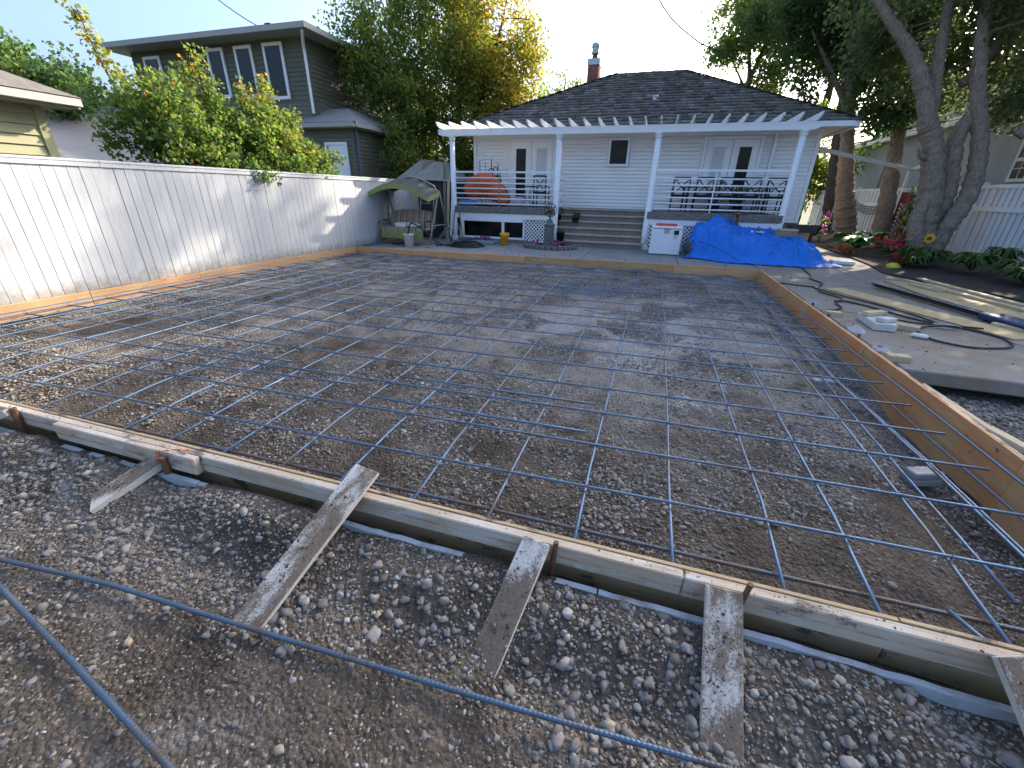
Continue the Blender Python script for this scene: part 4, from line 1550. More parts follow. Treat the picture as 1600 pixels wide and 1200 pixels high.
def decal(u0, u1, z0, z1):
    k = 4
    for t in range(k):
        ua, ub = u0 + (u1 - u0) * t / k, u0 + (u1 - u0) * (t + 1) / k
        mk.quad(on_bucket(ua, z0), on_bucket(ub, z0), on_bucket(ub, z1), on_bucket(ua, z1))


decal(-.055, .055, .19, .205), decal(-.055, -.04, .10, .19), decal(-.04, .055, .085, .10), decal(.040, .055, .10, .145), decal(.0, .040, .13, .145)
mk.build('printed_mark', BLACK, bk)

# armillary sundial on fluted pedestal, flower ring
ped = thing('sundial', 'armillary sphere on a fluted green stone pedestal', 'sundial', (-2.98, 13.25, ZP))
VERD = simple('weathered green stone', (.135, .165, .15), .9, 0, .25, 8, .3)
q = MB()
prof = [(.20, 0), (.20, .05), (.155, .09), (.15, .62), (.165, .64), (.165, .68), (.10, .72), (.075, .80), (.03, .84)]
nn = 32
i0 = 0
for r_, z in prof:
    for j in range(nn):
        a = 2 * PI * j / nn
        fl = .90 if (j % 2 and .08 < z < .63) else 1.0
        q.v.append((-2.98 + r_ * fl * math.cos(a), 13.25 + r_ * fl * math.sin(a), ZP + z))
for k in range(len(prof) - 1):
    for j in range(nn):
        a, b_ = k * nn + j, k * nn + (j + 1) % nn
        q.f.append((a, b_, b_ + nn, a + nn))
q.build('pedestal', VERD, ped)


def ring(c, r_, axis1, axis2, t, n=28):
    return [(Vector(c) + Vector(axis1) * r_ * math.cos(2 * PI * k / n) + Vector(axis2) * r_ * math.sin(2 * PI * k / n)) for k in range(n + 1)]


cs = (-2.98, 13.25, 1.04)
for a1, a2 in (((1, 0, 0), (0, 0, 1)), ((0, 1, 0), (0, .0, 1)), ((.8, 0, .6), (0, 1, 0))):
    MB().tube(ring(cs, .185, a1, a2, 0), .011, 6).build('ring', BLACK, ped)
MB().beam((-3.13, 13.2, 1.15), (-2.82, 13.3, .93), .05, .012).build('arrow', BLACK, ped)
MB().ball(cs, .075, (1, 1, 1), 12, 8).build('core_ball', simple('copper', (.36, .16, .10), .4, .8), ped, True)
MB().tube([(-2.98, 13.25, .8), (-2.98, 13.25, .88)], .02, 8).build('stem', BLACK, ped)

fr = thing('flower_ring', 'low round stone edged flower bed around the sundial', 'flower bed', (-2.95, 13.0, ZP))
for k in range(15):
    a = PI + (PI) * k / 14
    p0 = (-2.92 + .78 * math.cos(a), 13.25 + .62 * math.sin(a))
    a2 = PI + PI * (k + .93) / 14
    if k == 14:
        break
    p1 = (-2.92 + .78 * math.cos(a2), 13.25 + .62 * math.sin(a2))
    MB().beam((*p0, ZP + .06), (*p1, ZP + .06), .13, .12).build('edging_stone', AGG, fr, bevel=.015, origin=(*p0, ZP))
q = [(-2.92 + .74 * math.cos(2 * PI * k / 24), 13.25 + .58 * math.sin(2 * PI * k / 24), ZP + .085) for k in range(24)]
MB().poly(q).build('soil', BEDSOIL, fr)
# ------------------------------------------------------------------ leaves and plants
LEAFG = mat_leaf('mid green leaves', [(0, (.036, .072, .026)), (.35, (.066, .115, .034)), (.7, (.115, .165, .042)), (.9, (.20, .21, .045)), (1.0, (.27, .20, .05))])
LEAFY = mat_leaf('green to yellow leaves', [(0, (0.045, 0.090, 0.033)), (.3, (0.098, 0.150, 0.039)), (.6, (0.195, 0.225, 0.045)), (.85, (0.330, 0.270, 0.048)), (1.0, (0.495, 0.247, 0.075))])  # yellow stops also paint the sunlit side of the centre tree
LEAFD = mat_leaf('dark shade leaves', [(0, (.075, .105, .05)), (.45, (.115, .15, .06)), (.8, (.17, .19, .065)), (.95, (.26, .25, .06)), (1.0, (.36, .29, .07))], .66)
LEAFB = mat_leaf('bush leaves', [(0, (0.045, 0.090, 0.030)), (.4, (0.090, 0.150, 0.039)), (.75, (0.165, 0.210, 0.045)), (.93, (0.300, 0.255, 0.053)), (1.0, (0.600, 0.240, 0.090))])
LEAFH = mat_leaf('sunny hedge leaves', [(0, (0.078, 0.130, 0.026)), (.5, (0.169, 0.221, 0.033)), (1, (0.338, 0.325, 0.039))], .5)
PETALR = mat_leaf('red petals', [(0, (.35, .02, .05)), (1, (.60, .05, .10))], .2)
PETALW = mat_leaf('white petals', [(0, (.60, .58, .56)), (1, (.75, .74, .7))], .2)
PETALP = mat_leaf('purple petals', [(0, (.22, .03, .22)), (.6, (.38, .07, .32)), (1, (.6, .35, .5))], .2)
BARK = mat_bark('grey brown bark', (.13, .098, .075), (.36, .285, .22))
BARKD = mat_bark('dark bark', (.05, .040, .034), (.14, .115, .095))


def leaf_cloud(name, C, per, rad, size, mat, parent, rg, tint0=None, up=.35, aspect=.42, off=(0, 0, 0), droop=0.0):
    """leaf blades spread around clump centres C (n,3); real little folded kites"""
    n = len(C)
    N = n * per
    c = np.repeat(C, per, 0)
    d = rg.normal(size=(N, 3))
    d /= np.linalg.norm(d, axis=1)[:, None]
    r_ = np.repeat(rad, per) if hasattr(rad, '__len__') else rad
    p = c + d * (rg.random(N) ** .5 * r_)[:, None] * np.array([1, 1, .8])
    ax = rg.normal(size=(N, 3))
    ax[:, 2] -= droop
    ax /= np.linalg.norm(ax, axis=1)[:, None]
    nr = rg.normal(size=(N, 3))
    nr[:, 2] += up * 2
    s = np.cross(ax, nr)
    s /= np.linalg.norm(s, axis=1)[:, None] + 1e-9
    L = size * rg.uniform(.6, 1.25, N)
    w = L * aspect
    fold = np.cross(s, ax) * (L * .10)[:, None]
    V = np.stack([p, p + ax * (L * .45)[:, None] + s * w[:, None] + fold, p + ax * L[:, None], p + ax * (L * .45)[:, None] - s * w[:, None] + fold], 1).reshape(-1, 3)
    F = np.arange(N * 4).reshape(N, 4)
    t = np.repeat(rg.uniform(0, 1, n) if tint0 is None else tint0, per) * .62 + rg.uniform(0, 1, N) * .38
    t = np.clip(t + (rg.random(N) < .02) * .3, 0, 1)
    return np_mesh(name, V, F, mat, t, parent=parent, off=off)


def sample_blobs(blobs, n, rg, power=.42):
    vol = np.array([b[3] * b[4] * b[5] for b in blobs]) ** .8
    k = rg.choice(len(blobs), n, p=vol / vol.sum())
    B = np.array(blobs)[k]
    d = rg.normal(size=(n, 3))
    d /= np.linalg.norm(d, axis=1)[:, None]
    return B[:, :3] + d * (rg.random(n) ** power)[:, None] * B[:, 3:6]


def tree(name, label, cat, base, limbs, blobs, nclump, per, rad, size, mat, bark, seed, group=None, twigs=.35, tint_fn=None, gap=None, power=.42, extra=None, droop=.2):
    """limbs: list of ([points], r0, r1). blobs: ellipsoids the crown fills"""
    rg = np.random.default_rng(seed)
    t = thing(name, label, cat, base, group)
    wood = MB()
    nodes = []
    for pts, r0, r1 in limbs:
        sp = smooth_path(pts, 5) if len(pts) > 2 else [Vector(p) for p in pts]
        if r0 > .13:
            sp = smooth_path(pts, 16)
        L = len(sp)
        rr_ = [(r0 + (r1 - r0) * k / (L - 1)) * (1 + .07 * math.sin(k * 2.1 + seed) + .05 * math.sin(k * 5.3)) for k in range(L)]
        i0 = len(wood.v)
        ns = 26 if r0 > .13 else 7
        wood.tube(sp, rr_, ns)
        if r0 > .13:      # bark ridges, knots and swellings as real relief
            vv = np.array(wood.v[i0:]).reshape(L, ns, 3)
            cc = np.array([tuple(p) for p in sp])[:, None, :]
            ll = np.arange(L)[:, None] * .9 + np.zeros((1, ns))
            an = np.arange(ns)[None, :] + np.zeros((L, 1))
            k_ = 1 + .10 * (vnoise(an * .98, ll * .9, seed) - .5) + .30 * np.maximum(0, vnoise(an * .5 + 9, ll * .5, seed + 5) - .72) + .10 * (vnoise(an * .3, ll * .16, seed + 8) - .5)
            k_[:, -1] = (k_[:, -1] + k_[:, 0]) / 2
            wood.v[i0:] = [tuple(q) for q in (cc + (vv - cc) * k_[..., None]).reshape(-1, 3)]
        nodes += [(p, q) for p, q in zip(sp, rr_)][L // 3:]
    C = sample_blobs(blobs, nclump, rg, power)
    if gap:
        g = fbm(C[:, 0] + C[:, 2] * .7, C[:, 1] + C[:, 2] * .6, gap[0], 3, seed) + .5
        C = C[g > gap[1]]
    if extra is not None:
        C = np.concatenate([C, np.array(extra)])
    NP = np.array([tuple(p) for p, _ in nodes])
    for k in rg.permutation(len(C))[:int(len(C) * twigs)]:
        j = int(np.argmin(((NP - C[k]) ** 2).sum(1)))
        a, b_ = nodes[j][0], Vector(C[k])
        r_ = min(nodes[j][1] * .5, .012 + .010 * (b_ - a).length)
        mid = a.lerp(b_, .55) + Vector(rg.normal(0, .06, 3)) * (b_ - a).length
        wood.tube([a, mid, b_], [r_, r_ * .65, .004], 4, False)
    wood.build('trunk', bark, t, True)
    tn = tint_fn(C) if tint_fn else None
    if tn is not None:
        tn = np.clip(tn + rg.normal(0, .16, len(C)), 0, 1)
    leaf_cloud('crown', C, per, rad, size, mat, t, rg, tn, off=base, droop=droop)
    return t


# centre tree behind the pergola, green on the left, sunlit right side painted yellow by tint
tree('broadleaf_tree', 'large tree behind the pergola with sun painted yellow on its right side', 'tree', (-8.7, 19.2, -.3),
     [([(-8.7, 19.2, -.3), (-8.6, 19.2, 2.0), (-8.5, 19.1, 4.2), (-8.3, 19.2, 6.5), (-8.0, 19.3, 9.0)], .24, .04),
      ([(-8.6, 19.2, 2.2), (-9.6, 18.8, 4.2), (-10.6, 18.6, 6.2), (-11.2, 18.6, 7.6)], .12, .02),
      ([(-8.6, 19.2, 2.6), (-7.6, 19.0, 4.6), (-6.7, 19.0, 6.8), (-6.3, 19, 8.2)], .12, .02),
      ([(-8.6, 19.2, 2.0), (-8.0, 18.0, 3.0), (-7.4, 17.4, 4.2)], .09, .02),
      ([(-8.6, 19.2, 1.6), (-9.6, 18.2, 2.5), (-9.9, 17.0, 3.6), (-10.4, 16.4, 5.0), (-10.9, 16.2, 6.6)], .09, .02)],
     [(-9.1, 19.2, 6.2, 3.0, 2.4, 2.6), (-7.1, 19.4, 6.6, 2.0, 2.0, 2.3), (-6.2, 19.4, 4.9, 1.35, 1.5, 1.7), (-10.9, 18.8, 4.2, 1.9, 1.6, 1.6),
      (-11.6, 18.8, 7.2, 1.1, 1.1, 1.5), (-9.6, 18.4, 3.0, 2.2, 1.5, 1.5), (-7.3, 18.6, 3.2, 1.5, 1.3, 1.6), (-8.2, 19.2, 9.0, 1.7, 1.5, 1.5), (-10.3, 19, 8.6, 1.0, 1.0, 1.3), (-5.6, 19.4, 6.6, .8, .8, .9),
      (-10.9, 16.2, 6.6, 1.2, 1.0, 1.2), (-10.6, 16.2, 5.2, 1.1, .9, 1.0), (-9.7, 16.4, 4.4, 1.1, .9, 1.0), (-9.5, 16, 3.0, .7, .9, 1.0), (-9.3, 16.2, 1.8, .8, .8, .9), (-8.4, 18.6, 1.7, 1.8, 1.0, .9), (-6.4, 18.8, 1.9, 1.0, .8, 1.0)],
     2900, 34, .44, .118, LEAFY, BARKD, 3, twigs=.2, tint_fn=lambda C: .26 + .52 * smooth01(C[:, 0], -10.4, -6.0) + .12 * smooth01(C[:, 2], 4, 8), gap=(.6, .36))
# bush over the fence
ex = []
rgx = np.random.default_rng(8)
for (x, y, z0, z1) in ((-9.3, 8.0, 2.6, 4.0), (-9.1, 9.4, 2.6, 3.75), (-9.0, 8.7, 2.5, 3.5), (-9.1, 10.2, 2.3, 3.1)):
    for k in range(13):
        f = k / 12
        ex.append((x + rgx.normal(0, .10 * (1.2 - f)), y + rgx.normal(0, .10 * (1.2 - f)), z0 + (z1 - z0) * f))
for k in range(16):     # young shoots standing out of the top
    y0 = rgx.uniform(6.6, 10.8)
    x0, zt = -9.2 + rgx.normal(0, .25), 3.45 - .12 * abs(y0 - 8.2) + rgx.normal(0, .22)
    lx, ly = rgx.normal(0, .14), rgx.normal(0, .18)
    for j in range(9):
        f = j / 8
        ex.append((x0 + lx * f, y0 + ly * f, 2.3 + (zt - 2.3) * f))
for k in range(22):     # long arching shoot at the upper left
    f = k / 21
    ex.append((-10.4 - .35 * f + .12 * math.sin(f * 5), 7.35 - .35 * f, 2.4 + 2.1 * f))
for k in range(16):     # limb reaching out to the right
    f = k / 15
    ex.append((-9.0 + .15 * f, 9.8 + 1.7 * f, 2.1 + .25 * math.sin(f * 3) + .1 * f))
for k in range(5):
    ex.append((-8.16 + .05 * k, 7.7 + .08 * k, 1.70 + .04 * (k % 2)))
tree('fruit_bush', 'tall leafy bush with orange tips rising behind the white fence', 'bush', (-9.6, 8.6, -.14),
     [([(-9.6, 8.5, -.14), (-9.5, 8.4, 1.2), (-9.4, 8.1, 2.4), (-9.3, 8.0, 3.7)], .07, .012), ([(-9.6, 8.7, -.14), (-9.3, 9.2, 1.4), (-9.1, 9.4, 3.5)], .06, .01),
      ([(-9.6, 8.5, -.1), (-10.0, 7.6, 1.4), (-10.4, 7.3, 2.5), (-10.6, 7.05, 3.6), (-10.75, 7.0, 4.5)], .05, .006), ([(-9.5, 8.8, 0), (-9.1, 9.8, 1.6), (-8.95, 10.6, 2.3), (-8.85, 11.5, 2.2)], .05, .008)],
     [(-9.2, 8.0, 2.0, .95, 1.5, 1.05), (-9.1, 9.5, 1.9, .9, 1.5, 1.0), (-9.4, 7.0, 2.2, .9, 1.0, .85), (-9.9, 6.9, 2.7, .9, .8, .6), (-9.1, 10.6, 1.6, .8, .9, .8), (-9.2, 8.8, 2.6, .7, .9, .6), (-9.3, 8.1, 3.0, .4, .4, .4), (-9.1, 9.5, 2.9, .4, .5, .4)],
     1250, 26, .22, .088, LEAFB, BARKD, 5, twigs=.3, gap=(1.1, .40), tint_fn=lambda C: .42 + .22 * smooth01(C[:, 2], 1.4, 3.2) + .35 * smooth01(C[:, 2], 3.1, 3.9) + .18 * smooth01(C[:, 1], 8, 10.5), extra=ex, power=.5)
# maple at the far left, tree behind, dark shrub
tree('maple_tree', 'round green tree at the left edge above the garage roof', 'tree', (-18, 9.5, -.14),
     [([(-18, 9.5, -.14), (-17.9, 9.4, 2.5), (-17.6, 9.3, 4.6)], .2, .05)], [(-17.9, 9.4, 4.1, 2.3, 1.9, 1.05), (-16.3, 9.2, 3.8, 1.1, 1.0, .75), (-19.3, 9.5, 4.5, 1.6, 1.4, 1.0)],
     420, 34, .38, .13, LEAFG, BARKD, 9, tint_fn=lambda C: .75 - .45 * smooth01(C[:, 0], -18.5, -16), gap=(.6, .36))
tree('small_tree', 'hazy brown-green tree between grey roof and dark house', 'tree', (-21.3, 14.6, -.14),
     [([(-21.3, 14.6, -.1), (-21.3, 14.6, 2.5), (-21.1, 14.6, 4.6)], .15, .03)], [(-21.4, 14.6, 4.1, 1.4, 1.2, .8), (-20.2, 14.6, 4.0, 1.0, 1.0, .8)],
     190, 30, .34, .12, LEAFY, BARKD, 10, tint_fn=lambda C: .2 + 0 * C[:, 0], gap=(.8, .4))
tree('shrub', 'dark evergreen shrub in front of the grey roof', 'shrub', (-17.4, 11.5, -.14), [([(-17.4, 11.5, -.1), (-17.4, 11.5, 2.6)], .06, .02)],
     [(-17.3, 11.5, 1.9, .8, .7, 1.1), (-16.7, 11.3, 1.6, .7, .7, .8)], 150, 30, .26, .09, LEAFD, BARKD, 12, tint_fn=lambda C: .05 + 0 * C[:, 0])
tree('sparse_tree', 'thin pale tree beyond the roof left of the chimney', 'tree', (-6.2, 28.5, -.1),
     [([(-6.2, 28.5, -.1), (-6.1, 28.5, 4.5), (-5.9, 28.5, 7.9)], .12, .02), ([(-6.1, 28.5, 5), (-6.8, 28.5, 6.6)], .05, .01), ([(-6.1, 28.5, 5), (-5.3, 28.5, 7.2)], .05, .01)],
     [(-6.3, 28.5, 6.6, 1.2, 1.0, 1.3), (-5.3, 28.5, 6.6, .8, .8, 1.0), (-6.6, 28.5, 5.2, 1.2, 1, 1)], 150, 24, .32, .12, LEAFY, BARKD, 14, tint_fn=lambda C: .35 + 0 * C[:, 0], gap=(.9, .36))

# trees on the right
tree('old_maple', 'nearest right-hand tree with three thick trunks and sunflower ornament', 'tree', (7.4, 15.2, -.05),
     [([(7.35, 15.1, -.1), (7.15, 15.05, .6), (6.95, 15.0, 1.6), (6.62, 15.0, 2.7), (6.30, 15.0, 3.3)], .31, .20),
      ([(6.36, 15.0, 3.15), (5.95, 14.95, 4.0), (5.45, 14.95, 4.75), (4.75, 15, 5.5), (4.0, 15.1, 6.4), (3.4, 15.4, 7.6)], .20, .05),
      ([(6.36, 15.0, 3.1), (6.2, 15.2, 4.3), (6.1, 15.6, 5.8), (6.0, 16, 7.6), (5.9, 16.3, 9.4)], .16, .04),
      ([(7.40, 15.3, -.1), (7.42, 15.3, .9), (7.38, 15.25, 1.8), (7.12, 15.2, 2.9), (7.18, 15.1, 3.5)], .25, .15),
      ([(7.45, 15.0, -.1), (7.56, 15.0, .8), (7.76, 15.0, 1.7), (7.55, 15.0, 2.8), (7.15, 15, 3.75), (6.88, 15, 4.5), (6.58, 15, 5.7), (6.4, 15.1, 7.8)], .235, .09),
      ([(7.2, 15.0, .1), (6.88, 14.75, .55), (6.75, 14.8, 1.1), (6.85, 14.9, 1.6)], .22, .12),
      ([(8.2, 15, 3.0), (8.9, 14.7, 4.0), (9.7, 14.2, 5.0)], .14, .05), ([(6.9, 15.4, 4.2), (7.6, 15.8, 5.4), (8.2, 16.2, 6.8)], .12, .04),
      ([(6.68, 15, 2.5), (6.35, 14.8, 2.55), (6.2, 14.7, 2.75)], .1, .05)],
     [(5.6, 15.6, 6.4, 2.0, 1.8, 1.4), (7.8, 15.4, 6.2, 2.2, 2.0, 1.5), (6.6, 15.8, 8.6, 2.8, 2.4, 1.6), (9.4, 14.8, 5.2, 1.6, 1.6, 1.4), (4.4, 15.8, 7.4, 1.3, 1.4, 1.2), (7.4, 17.0, 4.9, 1.7, 1.2, .9), (8.9, 15.8, 3.9, 1.3, 1.2, .8), (6.3, 16.4, 4.7, 1.4, .9, .8), (9.2, 14.2, 4.4, 1.2, 1.0, 1.1), (5.3, 16.2, 5.3, 1.0, .9, .8), (9.2, 14.0, 7.4, 2.0, 1.8, 1.5), (8.2, 12.6, 6.8, 1.4, 1.2, 1.0), (8.0, 12.8, 6.9, 1.6, 1.4, 1.1), (9.3, 15.0, 8.3, 1.8, 1.6, 1.2)],
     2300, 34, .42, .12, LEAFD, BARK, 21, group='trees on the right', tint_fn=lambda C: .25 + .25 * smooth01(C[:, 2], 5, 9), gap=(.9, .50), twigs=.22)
tree('maple_tree', 'thick rough trunk with bulging base beside the bungalow corner', 'tree', (7.4, 21.0, -.1),
     [([(7.5, 21.0, -.2), (7.38, 21, .5), (7.1, 21, 1.4), (6.85, 21, 2.2), (6.55, 21, 3.4), (6.2, 21, 4.8), (5.85, 21, 6.2), (5.4, 21, 8.4)], .40, .10),
      ([(6.3, 21, 4.4), (5.2, 20.8, 5.8), (4.2, 20.6, 7.0)], .12, .03), ([(6.2, 21, 4.8), (7.2, 21.4, 6.2), (8, 21.8, 7.6)], .14, .04)],
     [(4.9, 21, 6.6, 2.0, 1.9, 1.35), (3.9, 21.2, 8.0, 1.6, 1.6, 1.3), (5.9, 21.2, 8.4, 2.6, 2.2, 1.8), (7.8, 21.2, 6.4, 2.0, 1.8, 1.6), (6.3, 20.6, 5.2, 1.5, 1.2, .8), (2.9, 21.2, 7.5, .9, .9, .8), (4.9, 21.4, 10.2, 2.0, 1.8, 1.2), (5.2, 19.6, 5.0, 1.3, 1.0, .9), (6.6, 19.4, 4.3, 1.2, .9, .9), (6.5, 21.5, 10.4, 1.9, 1.7, 1.5)],
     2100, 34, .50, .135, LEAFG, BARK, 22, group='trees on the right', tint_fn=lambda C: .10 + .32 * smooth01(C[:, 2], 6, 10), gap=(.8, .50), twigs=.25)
tree('maple_tree', 'slanting dark trunk between the rough trunk and the three-trunk tree', 'tree', (8.05, 19.8, -.1),
     [([(8.15, 19.8, -.2), (8.0, 19.8, 1.2), (7.75, 19.9, 3.0), (7.45, 20, 4.8), (7.3, 20.2, 6.6), (7.4, 20.4, 9)], .30, .08), ([(7.5, 20, 4.5), (8.6, 19.6, 6.0), (9.4, 19.4, 7.4)], .12, .03)],
     [(7.6, 20.0, 7.6, 2.0, 1.8, 1.6), (9.3, 19.2, 6.4, 1.8, 1.8, 1.5), (8.6, 19.8, 9.2, 2.4, 2.2, 1.7), (8.8, 19.6, 4.9, 1.3, 1.1, .8), (7.4, 18.8, 4.5, 1.3, .9, .9)],
     1150, 34, .48, .13, LEAFD, BARK, 23, group='trees on the right', tint_fn=lambda C: .2 + .3 * smooth01(C[:, 2], 6, 10), gap=(.8, .50), twigs=.25)
tree('maple_tree', 'thin dark trunk just behind the rough trunk near the house corner', 'tree', (8.3, 26, -.1),
     [([(8.35, 26, -.2), (8.0, 26, 2.0), (7.6, 26, 4.2), (7.2, 26, 7.0), (7.0, 26, 10)], .25, .08)],
     [(6.6, 26, 9.5, 2.6, 2.4, 2.2), (8.6, 26, 8.2, 2.2, 2.0, 1.8), (4.9, 25.6, 9.6, 1.7, 1.7, 1.7), (6.9, 26, 11.6, 2.2, 2.0, 1.2)],
     1100, 32, .55, .15, LEAFG, BARKD, 24, group='trees on the right', tint_fn=lambda C: .35 + .35 * smooth01(C[:, 0], 6, 3.5), gap=(.5, .35), twigs=.25)
tree('maple_tree', 'forked dark tree showing above the right end of the roof', 'tree', (3.6, 29, -.1),
     [([(3.7, 29, -.2), (3.7, 29, 4), (3.75, 29, 7.2)], .22, .14), ([(3.75, 29, 7.1), (3.3, 29, 9.0), (2.9, 29, 10.4)], .12, .03), ([(3.75, 29, 7.1), (4.3, 29, 9.2), (4.6, 29, 10.8)], .12, .03), ([(3.7, 29, 6.6), (2.6, 29, 8.2)], .08, .02)],
     [(3.3, 29, 9.6, 2.1, 2.0, 1.7), (5.4, 29, 9.0, 1.8, 1.8, 1.8), (2.6, 29, 8.4, 1.2, 1.2, .9), (4.6, 29, 10.4, 2.3, 2.0, 1.0), (4.8, 29, 7.2, 1.5, 1.2, 1.0)],
     620, 32, .58, .16, LEAFY, BARKD, 25, group='trees on the right', tint_fn=lambda C: .15 + .35 * smooth01(C[:, 2], 8, 11.5), gap=(.5, .36), twigs=.3)
tree('tall_tree', 'tall tree behind the others, its top far above the photo', 'tree', (8.2, 31, -.1),
     [([(8.2, 31, -.2), (8.1, 31, 5), (7.9, 30.5, 10), (7.3, 30, 16.8)], .28, .05), ([(8.0, 30.8, 9), (7.4, 28.6, 12.5), (7.1, 27.7, 16.2)], .1, .03), ([(8.0, 30.8, 9), (7.8, 32.6, 13), (7.3, 32.8, 16.2)], .1, .03)],
     [(7.4, 29.8, 13.2, 2.4, 4.2, 2.0), (7.2, 27.6, 16.4, .8, .9, .9), (7.2, 30.0, 16.9, .8, 1.3, .8), (7.2, 32.6, 16.4, .9, 1.1, 1.0), (8.4, 31, 9.5, 2.0, 2.4, 2.2)],
     620, 32, .50, .17, LEAFG, BARKD, 27, group='trees on the right', tint_fn=lambda C: .4 + 0 * C[:, 0], gap=(.5, .36), twigs=.2)
tree('hedge_tree', 'sunlit yellow-green foliage mass right of the bungalow corner', 'hedge', (7.4, 29, -.1), [([(7.4, 29, -.1), (7.4, 29, 3)], .15, .05)],
     [(7.2, 29.5, 2.2, 1.9, 1.0, 1.6), (6.4, 29.6, 3.4, 1.5, 1.0, 1.3), (8.6, 29.6, 3.2, 1.6, 1.0, 1.4), (7.4, 29.8, 5.0, 1.9, 1.0, 1.2)], 420, 30, .40, .14, LEAFH, BARKD, 26, tint_fn=lambda C: .5 + 0 * C[:, 0])
# ------------------------------------------------------------------ neighbours on the left
gar = thing('garage', 'neighbour garage with sunlit yellow-green siding at the left edge', 'garage', (-12, 2, -.14))
w = MB()
lap_wall(w, (-9.75, -6), (-9.75, 5.28), .0, 2.64, .145, (1, 0), .022)
lap_wall(w, (-9.75, 5.28), (-16, 5.28), .0, 2.64, .145, (0, 1), .022)
w.build('siding', GARSIDE, gar)
MB().box((-9.84, 5.20, 0), (-9.71, 5.33, 2.64)).build('corner_trim', GARSIDE, gar)
MB().box((-9.8, -6.3, 2.62), (-9.35, 5.66, 2.66)).build('soffit', TAUPE, gar)
g_ = MB().box((-9.36, -6.3, 2.64), (-9.26, 5.66, 2.76)).box((-16, 5.58, 2.641), (-9.362, 5.67, 2.761)).build('gutter', GUTTER, gar, bevel=.01)
r_ = MB()
ea, eb, ec = Vector((-9.25, -6.3, 2.77)), Vector((-9.25, 5.68, 2.77)), Vector((-16, 5.68, 2.77))
ap, aq = Vector((-12.6, 2.3, 4.35)), Vector((-12.6, -6.3, 4.35))
r_.quad(ea, eb, ap, aq).poly([eb, ec, ap])
r_.build('roof', simple('tan brown roof shingles', (.15, .135, .115), .9, 0, .2, 9, .5), gar)

grey = thing('grey_roof_house', 'distant house with plain grey roof between garage and bush', 'house', (-20, 13, -.14))
MB().prism([(-19.4, 12.2, -.14), (-19.4, 16.5, -.14), (-19.4, 16.5, 3.0), (-19.4, 14.0, 4.45), (-19.4, 12.2, 3.2)], (-8, 0, 0)).build('wall', STUCCO, grey)
MB().prism([(-19.1, 11.9, 3.02), (-19.1, 14.0, 4.55), (-19.1, 16.8, 2.9), (-19.1, 16.8, 2.78), (-19.1, 14.0, 4.43), (-19.1, 11.9, 2.9)], (-8.6, 0, 0)).build('roof', ASPHALT, grey)
gp = thing('lean_to_roof', 'pale grey sloping roof running down behind the garage corner', 'shed', (-15, 10, -.14))
MB().prism([(-13.6, 7.6, 1.75), (-13.6, 11.4, 1.75), (-17.2, 11.4, 3.45), (-17.2, 7.6, 3.45)], (0, 0, .08)).build('roof', ASPHALT, gp)
MB().box((-17.0, 7.7, -.14), (-13.9, 11.2, 1.6)).build('wall', STUCCO, gp)
MB().box((-13.6, 7.55, 1.66), (-13.5, 11.45, 1.8)).build('fascia', TAUPE, gp)

dark = thing('two_storey_house', 'dark olive two-storey house with white framed upper windows', 'house', (-16.5, 19, -.14))
DX, DY = -12.0, 14.5
w = MB()
lap_wall(w, (-20.1, DY), (DX, DY), .0, 6.1, .135, (0, -1), .022)
lap_wall(w, (DX, DY), (DX, 24), .0, 6.1, .135, (1, 0), .022)
w.build('siding', GREENSIDE, dark)
MB().box((DX - .10, DY - .035, 0), (DX + .04, DY + .1, 6.1)).build('corner_trim', GREENSIDE, dark)
MB().box((-20.75, DY - .62, 6.1), (DX + .6, 24.5, 6.14)).build('soffit', TAUPE, dark)
MB().box((-20.75, DY - .72, 6.1), (DX + .70, DY - .62, 6.26)).box((DX + .6, DY - .618, 6.101), (DX + .70, 24.5, 6.261)).build('gutter', GUTTER, dark, bevel=.01)
r_ = MB()
A, B_, C_, D_ = Vector((-20.8, DY - .72, 6.26)), Vector((DX + .7, DY - .72, 6.26)), Vector((DX + .7, 24.6, 6.26)), Vector((-20.8, 24.6, 6.26))
p, q_ = Vector((-16.4, 18.9, 7.5)), Vector((-16.4, 20.2, 7.5))
r_.poly([A, B_, p]).quad(B_, C_, q_, p).poly([C_, D_, q_]).quad(D_, A, p, q_)
r_.build('roof', ASPHALT, dark)
MB().box((-13.95, DY + .5, 6.42), (-13.72, DY + .7, 6.72)).build('roof_vent', BLACK, dark)
for x0, x1, z0, z1 in ((-19.4, -18.65, 4.6, 5.86), (-16.2, -15.55, 4.55, 5.93), (-14.92, -14.25, 4.5, 5.93), (-13.65, -12.92, 4.42, 5.94)):
    framed('window', dark, x0 - .06, x1 + .06, z0 - .06, z1 + .06, DY - .02, .10, WHITEPAINT, GLASSD, .06)
MB().tube([(DX + .50, DY - .60, 6.05), (DX + .1, DY - .16, 5.75), (DX + .06, DY - .1, 5.6), (DX + .06, DY - .1, 3.9)], .045, 8).build('downspout', WHITEPAINT, dark)
ext = thing('house_extension', 'low olive extension with white door and small dark roof', 'extension', (-11.4, 15, -.14))
w = MB()
lap_wall(w, (-12.7, 14.3), (-10.32, 14.3), .0, 3.40, .128, (0, -1), .022)
lap_wall(w, (-10.32, 14.3), (-10.32, 17.5), .0, 3.40, .128, (1, 0), .022)
w.build('siding', GREENSIDE, ext)
MB().box((-12.45, 13.95, 3.42), (-10.05, 14.05, 3.56)).box((-10.10, 14.052, 3.421), (-10.0, 17.6, 3.561)).build('gutter', GUTTER, ext, bevel=.01)
MB().box((-12.4, 14.05, 3.40), (-10.1, 17.6, 3.43)).build('soffit', TAUPE, ext)
r_ = MB()
